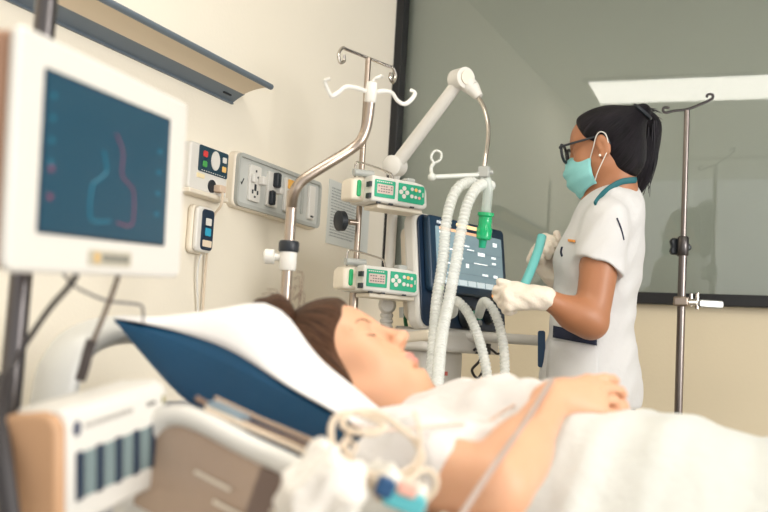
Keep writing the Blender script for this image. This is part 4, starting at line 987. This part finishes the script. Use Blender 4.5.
def tmap(n): return [(-1+2*i/n) for i in range(n+1)]
def ease(t): return sin(t*pi/2)
cu_ = MB(); N = 36
U_ = [ease(t) for t in tmap(N)]
cu_.grid([[pil(u, v, -1) for v in U_] for u in U_]).grid([[pil(u, v, 1, -.006) for v in U_] for u in U_])
pw = thing('pillow', 'deep blue pillow with a white case on top under the sleeping person', 'pillow', pc-np.array((0, 0, .09)))
keep_world(cu_.build('cushion', blue_m), pw)
wc = MB(); rows = []
rows.append([pil(u, v, 1, .004) for u in [0] for v in [0]])
G_ = [[pil(u, v, 1, .004) for v in U_] for u in U_]
# overhang skirt on every side with a wavy edge
def skirt(P, out, k): return P+out*.008-Pn*(.006+.006*sin(k*1.1)+.004*sin(k*2.7))
top = [[skirt(G_[i][0], -Pb, i*.5)]+G_[i]+[skirt(G_[i][-1], Pb, i*.5)] for i in range(N+1)]
top = [r[3:] for r in top]; wc.grid(top); co = wc.build('white_case', case_m); q = co.modifiers.new('s', 'SOLIDIFY'); q.thickness = .003; q.offset = 1; keep_world(co, pw)
# blanket
def bl_h(x, y):
    H = np.interp(x, [-.42, -.34, -.27, -.2, -.13, -.085, -.04, .1, .5, 1.0], [.826, .830, .834, .836, .820, .812, .822, .826, .80, .74])
    wd = np.interp(x, [-.4, -.2, .0, .3], [.235, .24, .25, .26]); z = .635+(H-.635)*exp(-abs((y-1.46)/wd)**3)
    z = max(z, mz(x)+.012)
    z += .0045*sin(30*x+9*y+2.2*sin(7*y))*exp(-((y-1.2)/.3)**2)+.003*sin(13*y-40*x*.5+3*sin(9*x))
    for c, a, w_ in ((-.30, .010, .014), (-.255, .007, .012), (-.19, .006, .02)):
        z += a*exp(-((x-c-.05*(y-1.25)-.012*sin(9*y))/w_)**2)*(y < 1.7)
    z += .013/(1+exp((x+.262+.09*(y-1.35))/.0055))*(y < 1.8)
    return z
bm_ = MB(); xs = np.linspace(-.352, 1.08, 150); rowsP = []
for x in xs:
    row = []; xe = x
    # near hem
    for t in np.linspace(0, 1, 16)[:-1]: row.append((xe+.01*sin(t*7), .955-.012*sin(t*5+12*x)-.01*(1-t), .38+(bl_h(x, .99)-.40)*t))
    for y in np.linspace(.97, 1.95, 90):
        ed = -.01*sin(8*y) if x < -.3 else 0; row.append((xe+ed*max(0, (-.3-x)/.05)+(.10*max(0, 1.2-y)**1.0 if x < -.34 else 0)*0, y, bl_h(x, y)))
    for t in np.linspace(1, 0, 8)[1:]: row.append((xe, 1.955, .38+(bl_h(x, 1.94)-.38)*t))
    row = [(p[0]-(.085*min(1, max(0, 1.27-p[1])/.3)+.022)*max(0, 1-(p[0]+.352)/.16), p[1], p[2]) for p in row]
    rowsP.append(row)
bm_.grid(rowsP)
# rolled edge at the hands
eg = [(p[0], p[1], p[2]-.004) for p in rowsP[0][10:-6]]
bm_.tube(eg, [.011+.003*sin(i*.6) for i in range(len(eg))], 12)
blk_o = bm_.build('blanket', blanket_m, center=True, angle=80); tag(blk_o, 'off-white blanket over the legs with its edge folded below the hands', 'blanket')
q = blk_o.modifiers.new('s', 'SOLIDIFY'); q.thickness = .006; q.offset = -1
# crumpled sheet beside the near elbow
def crumple(name, label, cat, c, r, m, n=7, seed=1, R=None, amp=.012):
    c = np.array(c); f = Field(c-max(r)*1.6, c+max(r)*1.6, .004); rnd = random.Random(seed); f.ell(c, r, R, .03)
    for i in range(n): f.ell(c+np.array([rnd.uniform(-.6, .6)*q for q in r]), np.array([rnd.uniform(.3, .6)*q for q in r])+.006, R, .012)
    f.disp(lambda X, Y, Z: amp*(np.abs(np.sin(52*(X-c[0])+18*(Z-c[2])+1.6*np.sin(45*(Z-c[2])+seed)+1.2*np.sin(50*(Y-c[1]))))+.6*np.abs(np.sin(75*(Z-c[2])-34*(X-c[0])+2*np.sin(60*(X-c[0])+seed)))-.9))
    o = field_obj(name, f, [m], None, 2); V = np.array([v.co[:] for v in o.data.vertices]); off = Vector((float(c[0]), float(c[1]), float(V[:, 2].min())))
    o.data.transform(Matrix.Translation(-off)); o.location = off; return tag(o, label, cat)
crumple('bed_sheet', 'white rumpled sheet edge bunched under the near elbow', 'sheet', on(452, 535, 1, 1.09)+np.array((.03, 0, -.022)), (.16, .05, .035), sheet_m, 8, 5)
crumple('crumpled_cloth', 'crumpled white cloth heaped beside the side rail', 'cloth', on(316, 500, 1, .925), (.046, .03, .046), mat('cloth_cream', (236, 230, 222), .85, bump=.3), 12, 2, None, .011)
crumple('gauze_bundle', 'white gauze bundle under the coiled tubing', 'gauze', on(372, 490, 1, 1.03), (.065, .04, .028), sheet_m, 12, 9, None, .009)

# ================================================================== tubing on the bed
def coil(name, label, pts, r, m, cat, d=None, k=8, grp=None):
    return tag(MB().tube(cr([at(*p) for p in pts], k), r, 8).build(name, m, center=True), label, cat, grp)
coil('coiled_tubing', 'beige tubing coiled in loose loops on the pillow edge and sheet', [(410, 512, 1.08), (432, 494, 1.08), (436, 478, 1.08), (424, 470, 1.08), (404, 482, 1.07), (380, 488, 1.06), (352, 474, 1.06), (334, 448, 1.07), (332, 424, 1.09), (345, 412, 1.1), (366, 416, 1.1), (384, 426, 1.09), (374, 433, 1.08), (352, 431, 1.08), (342, 424, 1.09), (350, 413, 1.1), (368, 411, 1.11), (386, 418, 1.11), (400, 428, 1.11), (414, 440, 1.11), (422, 458, 1.1), (410, 474, 1.09), (390, 482, 1.08), (370, 480, 1.07), (352, 466, 1.07), (345, 446, 1.08), (352, 428, 1.09)], .0036, cable_w, 'tubing')
coil('coiled_lead', 'thin pale lead looping over the blue pillow edge', [(338, 500, 1.05), (346, 470, 1.06), (338, 452, 1.07), (346, 440, 1.08), (356, 446, 1.08), (352, 458, 1.07), (362, 470, 1.07), (392, 474, 1.07), (412, 466, 1.09), (420, 446, 1.1), (418, 424, 1.12), (414, 412, 1.14)], .0022, cable_w, 'lead')
coil('sensor_lead', 'thin pale lead lying across the white gown towards the folded hands', [(352, 424, 1.13), (385, 430, 1.16), (425, 427, 1.19), (455, 424, 1.22), (482, 424, 1.26), (505, 410, 1.32), (522, 400, 1.38)], .0018, mat('lead_pink', (222, 196, 180), .5), 'lead')
coil('drip_line', 'translucent grey drip line running along the bare forearm to the wrist', [(452, 530, 1.02), (466, 508, 1.05), (487, 476, 1.10), (508, 446, 1.16), (528, 418, 1.23), (543, 394, 1.31), (552, 380, 1.36)], .0034, mat('line_grey', (176, 160, 152), .35), 'drip line')
for i, (lab, pts, r, m) in enumerate([
    ('brown lead in the gap between pillow and side rail', [(196, 398, 1.16), (230, 416, 1.15), (270, 432, 1.14), (310, 448, 1.12), (335, 466, 1.09), (352, 484, 1.06)], .003, mat('lead_brown', (140, 112, 92), .5)),
    ('beige lead nearest the side rail top running to the coils', [(205, 408, 1.13), (250, 428, 1.12), (292, 446, 1.1), (325, 462, 1.07), (360, 470, 1.06), (396, 496, 1.05)], .003, cable_w),
    ('pale lead tucked just under the blue pillow', [(215, 398, 1.19), (262, 420, 1.18), (300, 436, 1.16), (330, 450, 1.12), (362, 478, 1.08), (380, 500, 1.05)], .0026, mat('lead_tan', (196, 168, 142), .5))]):
    coil('sensor_lead', lab, pts, r, m, 'lead', grp='leads beside the pillow')
cn = thing('teal_connector', 'teal and navy plastic line connector below the bare upper arm', 'connector', at(404, 500, 1.05), frame_from(CR*.9-CU*.35))
MB().prism(rr(.045, .022, .006), -.012, .012, XZ).build('body', mat('teal_body', (92, 182, 190), .4), cn, bevel=.004)
MB().prism(rr(.018, .02, .004), -.013, .013, XZ).build('navy_cap', mat('cap_navy', (34, 78, 122), .4), cn, bevel=.004).location = (-.024, -.004, .006)
MB().prism(rr(.022, .014, .004), .0, .015, XZ).build('tape', mat('pink_tape', (232, 176, 160), .6), cn, bevel=.003).location = (-.002, 0, .012)

# ================================================================== foreground monitor, its pole and the module rack
mtl, mtr, mbl, mbr = at(19, 22, .925), at(187, 103, 1.33), at(9, 272, .925), at(182, 278, 1.33)
mc = (mtl+mtr+mbl+mbr)/4; mx_ = unit((mtr-mtl)+(mbr-mbl)); 
MR = frame_from(mx_); MW, MH = np.linalg.norm(mtr-mtl), (np.linalg.norm(mtl-mbl)+np.linalg.norm(mtr-mbr))/2
mon = thing('patient_monitor', 'white bedside monitor with dark teal screen on a steel pole', 'monitor', mc, MR)
MB().prism(rr(MW, MH, .012), -.012, .0, XZ).build('front_bezel', white_p, mon, bevel=.005)
MB().prism(rr(MW-.006, MH-.006, .012), -.062, -.012, XZ).build('rear_housing', brownp, mon, bevel=.006)
scrm = mat('monitor_screen', (12, 58, 78), .3, emit=.22)
sw, sh = .302, .156; sx0, sz0 = -.006, .004
sc = MB().prism(rr(sw, sh, .002, cx=sx0, cy=sz0), 0, .0012, XZ).build('screen', scrm, mon)
MB().prism(rr(sw+.006, sh+.006, .003, cx=sx0, cy=sz0), 0, .0006, XZ).build('screen_edge', mat('edge_navy', (10, 32, 50), .4), mon)
def trace(name, pts, m, r=.0013): return MB().tube(cr([(x*1.12+.002, -.0014, z*1.15-.014) for x, z in pts], 6), r, 6).build(name, m, sc)
rdm = mat('trace_red', (104, 58, 82), .4, emit=.25); tlm = mat('trace_teal', (26, 98, 118), .4, emit=.32)
trace('red_outline', [(-.005, .05), (.012, .034), (.012, .012), (.03, .004), (.042, -.004), (.044, -.03), (.036, -.038), (.005, -.036)], rdm, .0014)
trace('teal_outline', [(-.03, .03), (-.022, .012), (-.036, .002), (-.05, -.006), (-.052, -.03), (-.044, -.038), (-.01, -.036)], tlm, .0014)
b = MB()
for i in range(4): MB().box((-.142, -.0014, .06-i*.022), (.007, .0006, .005)).build('side_value', tlm, sc)
for i in range(4): MB().box((.118, -.0014, .04-i*.026), (.010, .0006, .005)).build('side_value', tlm, sc)
for z in (-.012, -.04): MB().box((-.140, -.0014, z), (.010, .0006, .006)).build('red_value', rdm, sc)
pl = MB().prism(rr(.105, .017, .003), 0, .0012, XZ).build('maker_plate', mat('plate_grey', (186, 180, 164), .4), mon); pl.location = (.0, 0, -.097)
MB().prism([(.0065*cos(a), .0065*sin(a)) for a in np.linspace(0, 2*pi, 20, endpoint=False)], 0, .002, XZ).build('round_emblem', mat('gold', (214, 176, 110), .35), pl).location = (-.034, 0, 0)
b = MB(); rnd = random.Random(1)
for i in range(9): b.box((-.018+i*.0075, -.0014, 0), (.005, .0006, .006+.002*(i % 2)))
b.build('plate_marks', mat('plate_dark', (110, 112, 108), .5), pl)
# pole behind the monitor
pp = at(52, 10, 1.24); pq = at(33, 150, 1.24)
mp = thing('monitor_pole', 'dark steel floor pole behind the bedside monitor', 'pole', (pq[0], pq[1], 0))
MB().cyl((0, 0, .08), (0, 0, 1.42), .0135).build('pole', dsteel, mp)
vstand_base(mp, dsteel, .24)
MB().lathe([(-.03, .018), (-.025, .022), (.025, .022), (.03, .018)], (0, 0, 1.07), (0, 0, 1), 18).build('mount_collar', dark, mp)
MB().lathe([(-.05, .016), (-.045, .02), (.03, .02), (.035, .016)], (0, 0, at(10, 430, 1.24)[2]-.06), (0, 0, 1), 18).build('lower_clamp', dark, mp)
# module rack
ra0, ra1 = at(66, 412, .985), at(167, 381, 1.175)
rx = unit(ra1-ra0); rz = unit(np.array((0, 0, 1.))-rx*rx[2]); RW = np.linalg.norm(ra1-ra0)
RKR = frame_from(rx); RKR = np.array([rx, np.cross(rz, rx), rz]).T
rack = thing('module_rack', 'white monitor module rack with tan end panel in front of the side rail', 'module rack', ra0-rz*.12, RKR)
ho_ = [(-.062, 0), (0, 0), (0, .108), (-.004, .117), (-.014, .122), (-.062, .118)]
YZX = np.array([[0, 0, 1], [-1, 0, 0], [0, 1, 0]])
# u = -y (towards viewer positive), v = z, w = x
pr = [(u, v) for u, v in ho_]
MB().prism(pr, 0.004, RW, YZX).build('casing', white_p, rack, bevel=.005)
MB().prism([(u*1.0, v) for u, v in [(-.066, -.004), (-.003, -.002), (-.003, .104), (-.010, .115), (-.024, .119), (-.066, .113)]], -.010, .006, YZX).build('end_panel', tanp, rack, bevel=.005)
MB().prism(rr(.03, .10, .006), 0, .05, np.array([[0, 0, -1], [1, 0, 0], [0, 1, 0]])).build('rear_bracket', tanp, rack, bevel=.004).location = (.03, .078, .055)
sl_ = mat('module_grey', (122, 140, 142), .45)
for i in range(5):
    x = .022+i*(RW-.034)/4.6
    MB().prism(rr(.012, .050, .002), 0, .0025, XZ).build('module_slot', mat('slot_navy', (34, 52, 74), .4), rack, bevel=.0008).location = (x, 0, .051)
    if i < 4: MB().prism(rr(.020, .047, .002), 0, .0018, XZ).build('module_face', sl_, rack, bevel=.0008).location = (x+.019, 0, .051)
b = MB().prism([(.006*cos(a), .008*sin(a)) for a in np.linspace(0, 2*pi, 16, endpoint=False)], 0, .001, XZ).build('emblem', mat('emblem_navy', (30, 48, 84), .5), rack); b.location = (.018, 0, .1)
b = MB(); rnd = random.Random(6); x = .034
while x < RW*.62: wd = rnd.uniform(.003, .006); b.box((x, -.0006, .1), (wd, .0008, .005)); x += wd+.002
b.build('printed_name', mat('print_grey', (176, 172, 166), .5), rack)
MB().box((RW*.82, -.0006, .1), (.018, .0008, .004)).build('small_print', mat('print_dark', (96, 92, 90), .5), rack)
MB().box((RW*.955, -.0006, .1), (.005, .0008, .009)).build('status_mark', mat('olive_mark', (150, 140, 60), .5), rack)
# cables at the foreground
for nm, lab, pts, r, m in [
    ('monitor_cable', 'dark cable slanting from the monitor down to the pole', [(80, 268, 1.1), (70, 285, 1.1), (50, 308, 1.12), (32, 334, 1.14), (18, 356, 1.13), (6, 380, 1.1), (2, 410, 1.08), (4, 450, 1.06)], .0034, cable_d),
    ('monitor_cable', 'brown cable hanging from the monitor to the headboard corner', [(119, 274, 1.2), (110, 300, 1.2), (100, 325, 1.2), (92, 345, 1.2), (84, 372, 1.2)], .0030, mat('cable_brown', (112, 96, 84), .5)),
    ('sensor_lead', 'thin grey lead sagging under the monitor towards the pillow corner', [(58, 266, 1.15), (72, 284, 1.15), (90, 294, 1.18), (108, 301, 1.2), (126, 303, 1.22), (140, 305, 1.24), (143, 310, 1.25), (143, 322, 1.25)], .0018, mat('lead_grey', (112, 108, 110), .5)),
    ('black_cable', 'thick black cable beside the module rack end panel', [(4, 380, 1.05), (-2, 420, 1.0), (2, 460, .98), (10, 520, .97)], .011, cable_d)]:
    tag(MB().tube(cr([at(*p) for p in pts], 8), r, 8).build(nm, m, center=True), lab, 'cable')
MB_c = MB().tube(cr([at(*p) for p in [(92, 340, 1.2), (88, 352, 1.2), (84, 368, 1.2), (80, 380, 1.2)]], 6), .0065, 10); tag(MB_c.build('cable_plug', mat('plug_dark', (70, 62, 60), .5), center=True), 'dark plug end of the brown cable on the headboard corner', 'plug')
